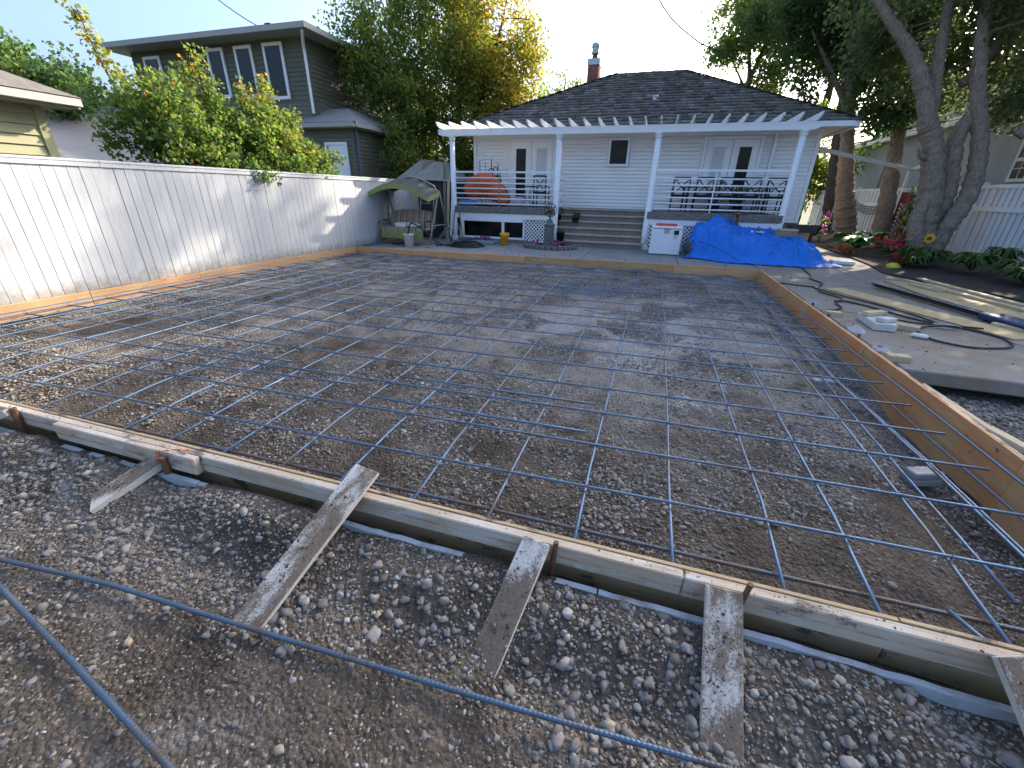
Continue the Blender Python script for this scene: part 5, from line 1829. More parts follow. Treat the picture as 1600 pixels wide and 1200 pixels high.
r_.poly([(-12.5, 13.95, 3.57), (-10.0, 13.95, 3.57), (-11.1, 15.2, 4.15), (-12.0, 15.2, 4.15)]).quad((-10.0, 13.95, 3.57), (-10.0, 17.6, 3.57), (-11.1, 17.6, 4.15), (-11.1, 15.2, 4.15))
r_.build('roof', ASPHALT, ext)
do = framed('door_frame', ext, -11.55, -10.62, .9, 3.0, 14.275, .09, WHITEPAINT, WHITEPAINT, .05)
MB().box((-12.05, 14.18, 2.75), (-11.85, 14.27, 2.95)).build('meter_box', WHITEPAINT, ext, bevel=.01)
MB().box((-12.2, 14.14, 2.65), (-12.0, 14.27, 2.9)).build('wall_lamp', BLACK, ext, bevel=.01)
MB().box((-10.30, 14.34, 0), (-10.22, 14.44, 3.4)).build('downspout', simple('dark bluish pipe', (.10, .12, .14), .5), ext)

# dark shed with tan tarp roof behind the swing
shed = thing('garden_shed', 'dark little shed with tan pitched covers behind the swing', 'shed', (-7.6, 15, ZP))
DARKWOOD = simple('dark shed boards', (.055, .048, .042), .9, 0, .3, 6, .3)
TAN = simple('tan canvas', (.27, .25, .215), .9, 0, .18, 4, .3)
for k in range(9):
    xx = -8.9 + .232 * k
    MB().box((xx, 14.25, ZP), (xx + .224, 14.28, 1.80)).build('board', DARKWOOD, shed, origin=(xx, 14.25, 0))
MB().box((-8.9, 14.29, ZP), (-6.82, 16.2, 1.78)).build('body', DARKWOOD, shed)
MB().poly([(-8.1, 14.1, 1.86), (-6.75, 14.1, 1.80), (-7.42, 14.6, 2.42)]).poly([(-6.75, 14.1, 1.80), (-6.7, 16.0, 1.85), (-7.42, 16.0, 2.45), (-7.42, 14.6, 2.42)]).poly([(-8.1, 14.1, 1.86), (-7.42, 14.6, 2.42), (-7.42, 16, 2.45), (-8.0, 16, 1.9)]).build('canvas_roof', TAN, shed)
MB().poly([(-9.1, 14.6, 1.8), (-8.0, 14.6, 1.86), (-8.2, 15.1, 2.52)]).poly([(-8.0, 14.6, 1.86), (-7.9, 16.2, 1.9), (-8.2, 16.2, 2.55), (-8.2, 15.1, 2.52)]).poly([(-9.1, 14.6, 1.8), (-8.2, 15.1, 2.52), (-8.2, 16.2, 2.55), (-9.1, 16.2, 1.8)]).build('canvas_roof', TAN, shed)
MB().box((-8.62, 14.18, .4), (-7.92, 14.22, 1.52)).build('panel_door', simple('beige door panel', (.42, .38, .30), .7), shed, bevel=.005)
lad = thing('ladder', 'short aluminium ladder leaning behind the swing canopy', 'ladder', (-7.6, 13.9, ZP))
for x in (-7.72, -7.22):
    MB().beam((x, 13.7, ZP), (x, 14.1, 1.55), .03, .05).build('side_rail', GALV, lad)
for k in range(5):
    f = .18 + .18 * k
    MB().tube([(-7.72, 13.7 + .4 * f, ZP + 1.58 * f), (-7.22, 13.7 + .4 * f, ZP + 1.58 * f)], .015, 8).build('rung', GALV, lad)
for k, (x, dx, h, mt) in enumerate(((-6.72, .02, 1.85, LUMBER), (-6.62, .05, 1.62, WHITEPAINT), (-6.86, -.01, 2.5, GREYWOOD))):
    tag(MB().beam((x, 13.9 + .05 * k, ZP), (x + dx, 14.12 + .05 * k, h), .09, .02, (0, 1, 0)).build('leaning_board', mt, None, origin=(x, 13.9, ZP)),
        ['pale board leaning between the shed and the pergola post', 'white board leaning closest to the left pergola post', 'tall grey board leaning at the shed corner'][k], 'board', 'boards leaning by the shed')
for k in range(2):
    tag(MB().tube(smooth_path([(-6.55, 12.6 + .1 * k, ZP + .01), (-6.3, 12.55, .18 + .06 * k), (-5.98, 12.6, .42 + .12 * k), (-5.85, 12.9, .48 + .12 * k), (-5.9, 13.2, .02)]), .016, 7).build('bent_tube', GALV, None, True, origin=(-6.3, 12.6, ZP)),
        ['lower bent grey tube standing right of the swing', 'upper bent grey tube standing right of the swing'][k], 'tube', 'bent tubes by the swing')
for k, x in enumerate((-5.98, -5.9)):
    tag(MB().beam((x - .35 * (k == 0), 13.4, .0), (x, 13.0, 1.0 + .3 * k), .03, .03).build('prop_pole', GREYWOOD, None, origin=(x, 13.2, 0)), ['grey pole leaning left of the bent tubes', 'upright grey pole beside the bent tubes'][k], 'pole')

# ------------------------------------------------------------------ things on the porch
ot = MB()
nx_, nz_ = 26, 16


def orange_pt(u, v, side):
    """u along, v height; a cover draped over a long tilted load"""
    x = -6.46 + 1.68 * u
    top = float(np.interp(u, [0, .10, .25, .40, .60, .78, .92, 1], [1.66, 1.90, 2.03, 2.09, 2.10, 1.86, 1.60, 1.32]))
    bot = float(np.interp(u, [0, .12, .3, .42, .6, .8, .95, 1], [1.50, 1.36, 1.30, 1.35, 1.26, 1.15, 1.13, 1.24]))
    z = bot + (top - bot) * v
    d = .30 * math.sqrt(max(0, 1 - (2 * v - .9) ** 2 * .8)) * (math.sin(PI * (.06 + .88 * u)) ** .5)
    d += .025 * math.sin(9 * u + 5 * v) + .02 * math.sin(23 * u - 7 * v)
    return (x, 14.85 + side * d, z)


for s in (-1, 1):
    for i in range(nx_):
        for j in range(nz_):
            ot.quad(orange_pt(i / nx_, j / nz_, s), orange_pt((i + 1) / nx_, j / nz_, s), orange_pt((i + 1) / nx_, (j + 1) / nz_, s), orange_pt(i / nx_, (j + 1) / nz_, s))
t = thing('covered_load', 'orange tarp draped over a bulky load behind the porch railing', 'tarp', (-5.6, 14.85, 1.06))
ot.build('cover', ORTARP, t, True)
MB().beam((-6.4, 14.7, 1.10), (-4.85, 14.75, 1.12), .5, .06).build('dark_base', BLACK, t)
for x in (-6.2, -5.5, -4.9):
    MB().lathe([(.05, 0), (.06, .06)], (x, 14.6, 1.06), 10).build('foot', BLACK, t)
tag(MB().box((-6.42, 14.3, 1.07), (-5.9, 14.5, 1.25)).build('blue_bin', simple('blue plastic bin', (.09, .25, .55), .5), None, bevel=.02, origin=(-6.2, 14.4, 1.06)), 'blue plastic bin under the orange tarp by the post', 'bin')
rod = thing('tool_stand', 'black hooked rods and rings standing behind the orange tarp', 'tool stand', (-5.6, 15.3, 1.06))
MB().tube([(-5.98, 15.3, 1.06), (-6.05, 15.3, 2.47), (-5.85, 15.3, 2.52)], .012, 6).build('rod', BLACK, rod)
MB().tube([(-5.82, 15.3, 1.06), (-5.83, 15.3, 2.48)], .008, 6).build('rod', BLACK, rod)
MB().tube([(-5.55, 15.3, 1.06), (-5.62, 15.3, 2.55)], .014, 6).build('rod', BLACK, rod)
MB().tube([(-5.44, 15.3, 1.06), (-5.36, 15.3, 2.40)], .014, 6).build('rod', BLACK, rod)
for cx_, cz_, rr__ in ((-5.62, 2.16, .09), (-5.46, 2.2, .08)):
    MB().tube(ring((cx_, 15.3, cz_), rr__, (1, 0, 0), (0, 0, 1), 0, 16), .016, 6).build('ring', BLACK, rod)
MB().box((-5.58, 15.24, 1.78), (-5.26, 15.36, 2.04)).build('head', BLACK, rod, bevel=.03)
MB().box((-5.3, 15.2, 1.06), (-5.12, 15.34, 1.72)).build('body', BLACK, rod, bevel=.03)


def chair(x, y, label, w_=.50, bistro=False, rot=0.0):
    o = thing('bistro_chair' if bistro else 'dining_chair', label, 'chair', (x, y, 1.06), None if bistro else 'black chairs along the right porch railing')
    o.rotation_euler = (0, 0, rot)
    BASE[o.name] = (0, 0, 0)
    h, s = .95, w_ / 2
    for sx in (-s, s):
        MB().beam((sx, -.02, 0), (sx * .96, -.10, h), .035, .035).build('back_leg', BLACK, o)
        MB().beam((sx, .42, 0), (sx, .42, .64), .035, .035).build('front_leg', BLACK, o)
        MB().beam((sx, -.05, .64), (sx, .44, .64), .045, .028).build('armrest', BLACK, o)
    MB().box((-s, 0, .42), (s, .44, .455)).build('seat', BLACK, o)
    b0, b1 = .44, h
    yb = lambda z: -.02 - .08 * z / h
    MB().beam((-s, yb(b1), b1), (s, yb(b1), b1), .035, .045).build('top_rail', BLACK, o)
    MB().beam((-s, yb(.47), .47), (s, yb(.47), .47), .03, .03).build('lower_rail', BLACK, o)
    q = .93 * s
    MB().beam((-q, yb(.92), .92), (q, yb(.48), .48), .022, .028).build('cross_bar', BLACK, o)
    MB().beam((q, yb(.92) - .004, .92), (-q, yb(.48) - .004, .48), .022, .028).build('cross_bar', BLACK, o)
    MB().beam((-s, .0, .12), (s, .0, .12), .02, .02).build('stretcher', BLACK, o)
    return o


CH = [(.67, 'black chair with crossed back, leftmost in the row behind the right railing'), (1.33, 'black cross-backed chair second from the left behind the right railing'),
      (1.97, 'black cross-backed chair in the middle of the porch row'), (2.58, 'black cross-backed chair second from the right porch post'), (3.22, 'black cross-backed chair nearest the right porch post')]
for x, lb in CH:
    chair(x, 14.95, lb, .47)
tb = thing('patio_table', 'dark glass patio table behind the black chairs', 'table', (2.0, 15.55, 1.06))
MB().box((.7, 15.42, 1.74), (3.3, 15.85, 1.765)).build('top', BLACK, tb)
for x in (.8, 3.2):
    for y in (15.46, 15.8):
        MB().box((x - .02, y - .02, 1.06), (x + .02, y + .02, 1.74)).build('leg', BLACK, tb)


def flowers(name, label, x, y, z, n, spread, h, petal, leafm, seed, cat='plant', pot=None, psize=.05, lsize=.09, group=None, lper=8, heads=7):
    rg = np.random.default_rng(seed)
    o = thing(name, label, cat, (x, y, z), group)
    if pot:
        pr, ph, pm = pot
        MB().lathe([(pr * .8, 0), (pr, ph), (pr * 1.08, ph), (pr * 1.08, ph + .02), (pr * .9, ph + .02), (pr * .88, ph - .02)], (x, y, z), 16).build('pot', pm, o, True)
        z = z + ph
    C = np.stack([x + rg.normal(0, spread, n), y + rg.normal(0, spread * .8, n), z + h * rg.uniform(.15, .8, n)], -1)
    st = MB()
    for c in C:
        st.tube([(x + (c[0] - x) * .3, y + (c[1] - y) * .3, z), tuple(c)], .004, 4, False)
    st.build('stems', leafm, o)
    leaf_cloud('leaves', C, lper, spread * .5, lsize, leafm, o, rg, off=(x, y, z - (pot[1] if pot else 0)))
    if petal is not None:
        H = C[rg.permutation(n)[:heads]] + np.array([0, -.02, h * .18])
        leaf_cloud('petals', H, 14, psize * .8, psize, petal, o, rg, off=(x, y, z - (pot[1] if pot else 0)), aspect=.6)['kind'] = 'stuff'
    return o


BLACKPOT = simple('black plastic pot', (.025, .024, .03), .5)
flowers('potted_plant', 'white flowering plant on the porch behind the second black chair', 1.75, 15.25, 1.06, 16, .15, .7, PETALW, LEAFG, 41, pot=(.15, .25, BLACKPOT), psize=.085, heads=12)
flowers('potted_plant', 'white flowering plant on the porch between middle black chairs', 2.4, 15.30, 1.06, 14, .14, .6, PETALW, LEAFG, 42, pot=(.15, .22, BLACKPOT), psize=.08, heads=10)
flowers('potted_plant', 'black pot with small plant at the left foot of the steps', -2.72, 13.72, ZP + .172, 10, .06, .10, None, LEAFG, 43, pot=(.13, .24, BLACKPOT), lsize=.06)
flowers('potted_plant', 'green plant in a black pot on the middle porch step', -2.42, 14.55, ZP + .69, 14, .075, .17, None, LEAFG, 44, pot=(.12, .14, BLACKPOT), lsize=.07)
flowers('petunia', 'pink and purple flowers at the foot of the sundial, right side', -2.55, 12.95, ZP + .08, 16, .13, .12, PETALP, LEAFG, 45, psize=.055, lsize=.06, heads=10)
flowers('petunia', 'pink and white flowers at the left of the sundial', -3.38, 13.0, ZP + .08, 12, .11, .12, PETALP, LEAFG, 46, psize=.05, lsize=.06, heads=8)
flowers('petunia', 'purple flowers along the curb under the left porch opening', -5.35, 13.9, ZP + .05, 14, .22, .08, PETALP, LEAFG, 47, psize=.05, lsize=.05, heads=10)
chair(-3.75, 14.95, 'black bistro chair behind the left railing near the door', .42, True)
bt = thing('bistro_table', 'small black bistro table with thin legs behind the left railing', 'table', (-4.2, 15.0, 1.06))
MB().lathe([(.30, .62), (.30, .65)], (-4.2, 15.0, 1.06), 20).build('top', BLACK, bt)
for k in range(4):
    a = PI / 4 + PI / 2 * k
    MB().tube([(-4.2 + .26 * math.cos(a), 15 + .26 * math.sin(a), 1.06), (-4.2 + .1 * math.cos(a), 15 + .1 * math.sin(a), 1.4), (-4.2 + .22 * math.cos(a), 15 + .22 * math.sin(a), 1.68)], .012, 6).build('leg', BLACK, bt)

# ------------------------------------------------------------------ freezer, blue tarp pile
fz = thing('chest_freezer', 'small white chest freezer with black and white stickers', 'freezer', (.38, 13.2, ZP))
fx0, fx1, fy0, fy1 = .0, .82, 13.02, 13.60
FRZ = simple('white enamel', (.76, .77, .79), .3, 0, .03, 3, 0, .5)
MB().box((fx0, fy0, ZP + .02), (fx1, fy1, .66)).build('body', FRZ, fz, bevel=.015)
lid = MB().box((fx0 - .005, fy0 - .012, .668), (fx1 + .005, fy1, .735)).build('lid', FRZ, fz, bevel=.02)
MB().box((.33, fy0 - .035, .655), (.50, fy0 - .014, .685)).build('handle', STEEL, lid, bevel=.006)
MB().box((.34, fy0 - .006, .545), (.48, fy0 - .001, .63)).build('lock_plate', GALV, fz, bevel=.01)
MB().box((.60, fy0 - .004, .52), (.73, fy0 - .0005, .635)).build('sticker', BLACK, fz)
MB().box((.60, fy0 - .004, .40), (.73, fy0 - .0005, .515)).build('sticker', simple('white sticker', (.7, .7, .7), .5), fz)
lt = MB()
for k, (a, b_) in enumerate(((.615, .715), (.615, .69), (.615, .71), (.615, .66))):
    z = .50 - .022 * k
    lt.box((a, fy0 - .006, z - .008), (b_, fy0 - .0042, z))
lt.build('sticker_lines', STEEL, fz)['kind'] = 'stuff'
MB().lathe([(.012, 0), (.012, .01)], (.66, fy0 - .01, .10), 10).build('drain_cap', STEEL, fz)
tag(MB().box((.10, 13.15, .737), (.66, 13.28, .80)).build('tool_case', simple('red orange plastic', (.60, .09, .04), .5, 0, .1), None, bevel=.01, origin=(.4, 13.2, .737)), 'long red-orange case lying on top of the freezer', 'case')

TX0, TX1, TY0, TY1 = .92, 4.62, 11.75, 14.05


def tarp_z(x, y):
    u, v = (x - TX0) / (TX1 - TX0), (y - TY0) / (TY1 - TY0)
    prof = np.interp(x, [.92, 1.05, 1.2, 1.7, 2.1, 2.4, 3.1, 3.6, 4.0, 4.3, 4.45, 4.62], [0, .42, .78, .98, .86, .70, .66, .60, .40, .15, .05, .0])
    yf = TY0 + .30 + .55 * np.exp(-((x - 1.2) / .5) ** 2) - .18 * np.sin(x * 2.4) * .5
    sh = smooth01(y, yf, yf + .62) * .82 + smooth01(y, yf + .5, 13.5) * .18
    z = prof * sh
    f1 = 1 - np.abs(np.sin(7.5 * x + 3.0 * y + 5 * fbm(x, y, .9, 3, 61)))
    f2 = 1 - np.abs(np.sin(5.0 * x - 6.5 * y + 6 * fbm(x, y, 1.1, 3, 62)))
    z = z + (.075 * f1 ** 4 + .07 * f2 ** 4 + fbm(x, y, 2.2, 5, 63) * .16) * smooth01(z, .03, .3)
    return np.maximum(z, .012 + .03 * vnoise(x * 9, y * 9, 4)) + ZP


gx, gy = np.meshgrid(np.linspace(TX0, TX1, 240), np.linspace(TY0, TY1, 160))
gz = tarp_z(gx, gy)
V = np.stack([gx + .02 * fbm(gx, gy, 3, 2, 5), gy, gz], -1).reshape(-1, 3)
idx = np.arange(240 * 160).reshape(160, 240)
F = np.stack([idx[:-1, :-1], idx[:-1, 1:], idx[1:, 1:], idx[1:, :-1]], -1).reshape(-1, 4)
cx_ = V[F].mean(1)
edge = .12 * fbm(cx_[:, 0], cx_[:, 1], 2.3, 3, 77)
front = TY0 + .26 + .50 * np.exp(-((cx_[:, 0] - 1.15) / .5) ** 2) + .45 * smooth01(cx_[:, 0], 3.7, 4.6) + edge
keep = (cx_[:, 1] > front) & ~((cx_[:, 0] > 4.25) & (cx_[:, 1] > 12.9 + edge))
bt_ = np_mesh('blue_tarp', V, F[keep], BLUETARP, smooth=True)
tag(bt_, 'bright blue tarp spread over a pile beside the freezer', 'tarp')
tag(MB().tube(smooth_path([(1.22, 12.62, .42), (1.5, 12.35, .36), (1.9, 12.1, .20), (2.2, 11.98, .06)]), .008, 5).build('tie_rope', BLACK, None, origin=(1.5, 12.3, .3)), 'dark rope running over the left front of the blue tarp', 'rope')
tz = lambda x, y: float(tarp_z(np.array([x]), np.array([y]))[0])
rp = thing('rusty_jack', 'rusty screw post with round plate standing on the blue tarp', 'jack post', (2.14, 13.3, .6))
MB().tube([(2.165, 13.25, tz(2.16, 13.25) - .06), (2.13, 13.3, 1.08)], .035, 10).build('post', RUST, rp, True)
MB().lathe([(.16, 0), (.19, .015), (.19, .035), (.07, .05), (.05, .10)], (2.13, 13.3, 1.07), 18).build('plate', RUST, rp)
MB().beam((2.30, 13.28, 1.09), (2.42, 13.3, 1.10), .04, .03).build('lug', RUST, rp)
tz1 = tz(2.65, 13.2)
wr = thing('wrapper', 'crumpled white paper with dark print lying on blue tarp', 'paper', (2.65, 13.2, tz1))
q = MB()
rs = random.Random(9)
for k in range(3):
    q.prism([(2.52 + .1 * k + rs.uniform(-.02, .02), 13.1 + rs.uniform(0, .06), tz1 + .01 + rs.uniform(0, .05)), (2.62 + .1 * k, 13.08, tz1 + .03), (2.64 + .1 * k, 13.2, tz1 + .05), (2.53 + .1 * k, 13.2, tz1 + .08)], (0, 0, .006))
q.build('sheet', WHITECLOTH, wr)['kind'] = 'stuff'
MB().box((2.62, 13.09, tz1 + .08), (2.74, 13.14, tz1 + .10)).build('dark_print', BLACK, wr)
zt = tz(3.3, 13.1)
tag(MB().box((3.06, 12.95, zt + .01), (3.56, 13.3, zt + .16)).build('timber_block', GREYWOOD, None, bevel=.01, origin=(3.3, 13.1, zt)), 'thick grey timber block lying on the right of the blue tarp', 'timber')
tag(MB().box((3.14, 12.97, zt + .164), (3.58, 13.25, zt + .20)).build('cut_board', LUMBER, None, bevel=.004, origin=(3.3, 13.1, zt)), 'pale cut board on top of the grey timber block', 'board')
sh = thing('saw_horse', 'dark work stand behind the right end of the blue tarp', 'stand', (3.85, 13.9, ZP))
MB().box((3.55, 13.7, .66), (4.2, 14.0, .86)).build('top', DARKWOOD, sh)
for x in (3.62, 4.14):
    for y in (13.66, 14.02):
        MB().beam((x, y, ZP), (x, 13.85, .68), .05, .05).build('leg', DARKWOOD, sh)
flowers('weed', 'dry weed tuft between the freezer and blue tarp', .98, 12.75, ZP, 16, .07, .55, None, mat_leaf('dry stalks', [(0, (.12, .11, .06)), (1, (.25, .22, .12))]), 48, lsize=.10, lper=5)
# overhead cables
CABLE = simple('dark cable', (.05, .055, .06), .6)
tag(MB().tube(smooth_path([(-19.9, 14.5, 10.8), (-16.25, 15.2, 7.75), (-14.1, 15.7, 6.5), (-12.2, 16.2, 5.55), (-10.6, 16.8, 5.0)]), .017, 6).build('overhead_cable', CABLE, None, True, origin=(-16, 15, 8)), 'thin overhead cable crossing the dark two-storey house', 'cable')
tag(MB().tube(smooth_path([(-3.0, 16.6, 10.4), (-.95, 18, 7.4), (.4, 18.6, 6.35), (1.55, 19, 5.95), (3.2, 19.6, 5.4)]), .02, 6).build('overhead_cable', CABLE, None, True, origin=(0, 18, 7)), 'overhead cable dropping from the sky above the bungalow roof', 'cable')
# ------------------------------------------------------------------ right side: bed, fence, neighbour, clutter
bx = [(6.55, 3.0), (6.35, 8.0), (6.15, 9.6), (5.35, 11.3), (5.2, 11.9), (5.45, 13.2), (5.55, 14.5), (5.72, 18), (5.8, 23), (5.9, 30)]
b = MB()
ny_ = 60
for k in range(ny_):
    y0, y1 = 3 + 27 * k / ny_, 3 + 27 * (k + 1) / ny_
    f = lambda y: float(np.interp(y, [q[1] for q in bx], [q[0] for q in bx]))
    zz = lambda s: [.005, .06, .09, .08][s]
    for s in range(3):
        xa = lambda y, s: f(y) + (8.66 - f(y)) * s / 3
        b.quad((xa(y0, s), y0, zz(s)), (xa(y0, s + 1), y0, zz(s + 1)), (xa(y1, s + 1), y1, zz(s + 1)), (xa(y1, s), y1, zz(s)))
    b.quad((f(y0), y0, -.2), (f(y0), y0, .005), (f(y1), y1, .005), (f(y1), y1, -.2))
tag(b.build('garden_bed', BEDSOIL), kind='structure')

vf = thing('picket_fence', 'white vinyl fence with tight pickets along the right side', 'fence', (8.5, 17, 0))
pk = MB().box((-.011, 0, .16), (.011, .090, 1.86)).mesh('picket')
pk.materials.append(VINYL)
pk2 = MB().box((-.011, 0, .16), (.011, .132, 1.86)).mesh('picket')
pk2.materials.append(VINYL)
rp_ = random.Random(6)
y = 10.4
npk = 0
while y < 29.5:
    o = bpy.data.objects.new('picket', pk if y < 15.3 else pk2)
    COL.objects.link(o)
    o.parent = vf
    o.location = (rp_.uniform(-.002, .002) + (.03 if npk % 2 else -.0), y - 17, rp_.uniform(-.003, .003))
    y += .108 if y < 15.3 else .150
    npk += 1
for ya, yb in ((10.4, 13.2), (13.205, 15.9), (15.905, 18.6), (18.605, 21.3), (21.305, 24), (24.005, 26.7), (26.705, 29.5)):
    for z0, z1 in ((.16, .30), (1.28, 1.40), (1.84, 1.93)):
        MB().box((8.452, ya, z0), (8.486, yb, z1)).build('rail', VINYL, vf, bevel=.004, origin=(8.47, ya, z0))
    MB().box((8.44, ya - .06, -.1), (8.56, ya + .06, 2.0)).build('post', VINYL, vf, bevel=.006, origin=(8.5, ya, 0))
rope = thing('rope_coil', 'white rope loops hung along the white fence between two trunks', 'rope', (8.4, 22.5, 1.2))
for k in range(4):
    MB().tube(smooth_path([(8.40, 20.6, 1.38 - .08 * k), (8.38, 21.6, 1.26 - .085 * k), (8.38, 22.6, 1.28 - .085 * k), (8.40, 23.6, 1.42 - .08 * k)]), .02, 6).build('loop', GREYWOOD, rope, True)
MB().box((8.32, 20.5, 1.05), (8.44, 20.85, 1.55)).build('hanger', BLACK, rope, bevel=.03)
tl = thing('lattice_trellis', 'red topped timber trellis leaning on the white fence', 'trellis', (8.35, 19.4, 0))
REDW = simple('faded red wood', (.27, .045, .045), .8, 0, .2)
MB().box((8.34, 19.15, 1.42), (8.40, 19.85, 1.78)).build('top_panel', REDW, tl)
for y in (19.15, 19.80):
    MB().box((8.34, y, .05), (8.39, y + .05, 1.42)).build('stile', REDW, tl)
for k in range(9):
    MB().beam((8.36, 19.2, .15 + .14 * k), (8.36, 19.8, .15 + .14 * k + .25), .012, .025).build('slat', REDW, tl)
for k in range(9):
    MB().beam((8.375, 19.2, .40 + .14 * k), (8.375, 19.8, .15 + .14 * k), .012, .025).build('slat', REDW, tl)
bt2 = thing('plant_trellis', 'black perforated plastic trellis behind the red flowers', 'trellis', (8.2, 17.9, 0))
q = MB()
for k in range(7):
    yy = 17.7 + .075 * k
    q.box((8.18, yy, .1), (8.20, yy + .045, 1.05 + .06 * math.sin(PI * k / 6)))
for k in range(9):
    q.box((8.185, 17.7, .15 + .105 * k), (8.205, 18.2, .15 + .105 * k + .06))
q.build('grid', BLACK, bt2)['kind'] = 'stuff'
for k in range(6):
    tag(MB().tube([(8.25, 27.4 - .35 * k, .1), (8.3, 27.5 - .35 * k, 2.3 + .05 * (k % 3))], .018, 6).build('garden_stake', VINYL, None, origin=(8.25, 27.4 - .35 * k, .1)),
        'white garden stake by the bungalow corner, %s from the left' % ORD[k + 1], 'stake', 'white garden stakes')
# gate frame beams
ar = thing('arbor', 'white arbor beam running from the bungalow corner over the path', 'arbor', (6, 16.8, 0))
MB().beam((4.36, 16.7, 2.93), (8.42, 20.0, 2.50), .06, .11).build('beam', WHITEPAINT, ar, bevel=.004)
MB().beam((8.45, 20.05, 2.50), (8.45, 17.6, 2.76), .06, .11).build('beam', WHITEPAINT, ar, bevel=.004)
MB().box((8.40, 20.05, 1.93), (8.49, 20.15, 2.46)).build('post', WHITEPAINT, ar, bevel=.004)
ct = simple('carved blue board', (.13, .27, .42), .6)
cb = thing('scroll_board', 'blue panel with white scrollwork at the right edge', 'panel', (8.3, 12.4, .3))
MB().box((8.36, 12.05, .42), (8.40, 12.95, 1.15)).build('board', ct, cb)
for k in range(3):
    for j in range(2):
        c0 = (8.345, 12.25 + .26 * k, .62 + .3 * j)
        MB().tube([(8.345, c0[1] + (.02 + .014 * t) * math.cos(t * .7), c0[2] + (.02 + .014 * t) * math.sin(t * .7)) for t in range(9)], .012, 5).build('scroll', WHITEPAINT, cb)

# neighbour house on the right
nh = thing('stucco_house', 'blue-grey stucco neighbour house behind the right fence', 'house', (14, 22, -.12))
MB().box((10.5, 17.0, -.12), (18, 34, 4.02)).build('wall', STUCCO, nh)
MB().box((10.8, 9.5, -.12), (18, 16.99, 5.6)).build('wall', STUCCO, nh)
MB().box((11.8, 20, 4.4), (18, 33.5, 6.4)).build('upper_wall', STUCCO, nh)
MB().box((10.0, 17.0, 4.02), (10.5, 34.3, 4.06)).build('soffit', TAUPE, nh)
MB().box((9.92, 17.0, 4.03), (10.02, 34.3, 4.18)).build('gutter', VINYL, nh, bevel=.01)
MB().prism([(10.0, 17.0, 4.19), (10.0, 34.3, 4.19), (12.2, 34.3, 4.95), (12.2, 17.0, 4.95)], (0, 0, .06)).build('roof', ASPHALT, nh)
MB().prism([(10.3, 9.3, 5.6), (10.3, 17.2, 5.6), (14.5, 17.2, 7.4), (14.5, 9.3, 7.4)], (0, 0, .08)).build('roof', ASPHALT, nh)
MB().box((10.42, 27.5, 1), (10.49, 27.75, 4.0)).build('downspout', STUCCO, nh)


def side_window(y0, y1, z0, z1, x, nv, nh_):
    f = MB()
    fw = .09
    f.box((x - .06, y0, z0), (x, y0 + fw, z1)).box((x - .06, y1 - fw, z0), (x, y1, z1)).box((x - .06, y0 + fw, z1 - fw), (x, y1 - fw, z1)).box((x - .06, y0 + fw, z0), (x, y1 - fw, z0 + fw))
    fo = f.build('window', WHITEPAINT, nh, bevel=.004)
    MB().box((x - .03, y0 + fw, z0 + fw), (x - .02, y1 - fw, z1 - fw)).build('pane', GLASSD, fo)
    zm = z0 + (z1 - z0) * .36
    MB().box((x - .055, y0 + fw, zm), (x - .035, y1 - fw, zm + .07)).build('meeting_rail', WHITEPAINT, fo)
    g = MB()
    for k in range(1, nv):
        yy = y0 + fw + (y1 - y0 - 2 * fw) * k / nv
        g.box((x - .045, yy - .012, z0 + fw), (x - .034, yy + .012, z1 - fw))
    for k in range(1, nh_):
        zz_ = z0 + fw + (z1 - z0 - 2 * fw) * k / nh_
        g.box((x - .0452, y0 + fw, zz_ - .012), (x - .0342, y1 - fw, zz_ + .012))
    g.build('glazing_bar', WHITEPAINT, fo)['kind'] = 'stuff'


side_window(17.30, 18.70, 2.10, 3.70, 10.49, 4, 5)

# plants in the bed
def hosta(label, x, y, z, r_, h, n, seed, mat, name='hosta'):
    rg = np.random.default_rng(seed)
    o = thing(name, label, 'plant', (x, y, z), 'leafy plants in the garden bed')
    V, F, T = [], [], []
    for k in range(n if mat is HOSTA else n * 4):
        a = rg.uniform(0, 2 * PI)
        L = r_ * rg.uniform(.6, 1.1) * (1 if mat is HOSTA else .78)
        hh = h * rg.uniform(.6, 1.1)
        w_ = L * (rg.uniform(.20, .28) if mat is HOSTA else rg.uniform(.07, .12))
        d = np.array([math.cos(a), math.sin(a), 0])
        s = np.array([-math.sin(a), math.cos(a), 0])
        pts = []
        for t in range(5):
            f = t / 4
            c = np.array([x, y, z]) + d * L * f + np.array([0, 0, hh * math.sin(PI * (.12 + .62 * f))])
            ww = w_ * math.sin(PI * min(1, .12 + .85 * f)) if t < 4 else .004
            pts += [c - s * ww + [0, 0, ww * .35], c, c + s * ww + [0, 0, ww * .35]]
        i = len(V)
        V += pts
        tt = rg.uniform(0, 1)
        for t in range(4):
            for j in range(2):
                q = i + t * 3 + j
                F.append((q, q + 1, q + 4, q + 3))
                T.append(tt)
    np_mesh('leaves', np.array(V), np.array(F), mat, np.array(T), parent=o, off=(x, y, z), smooth=True)
    return o


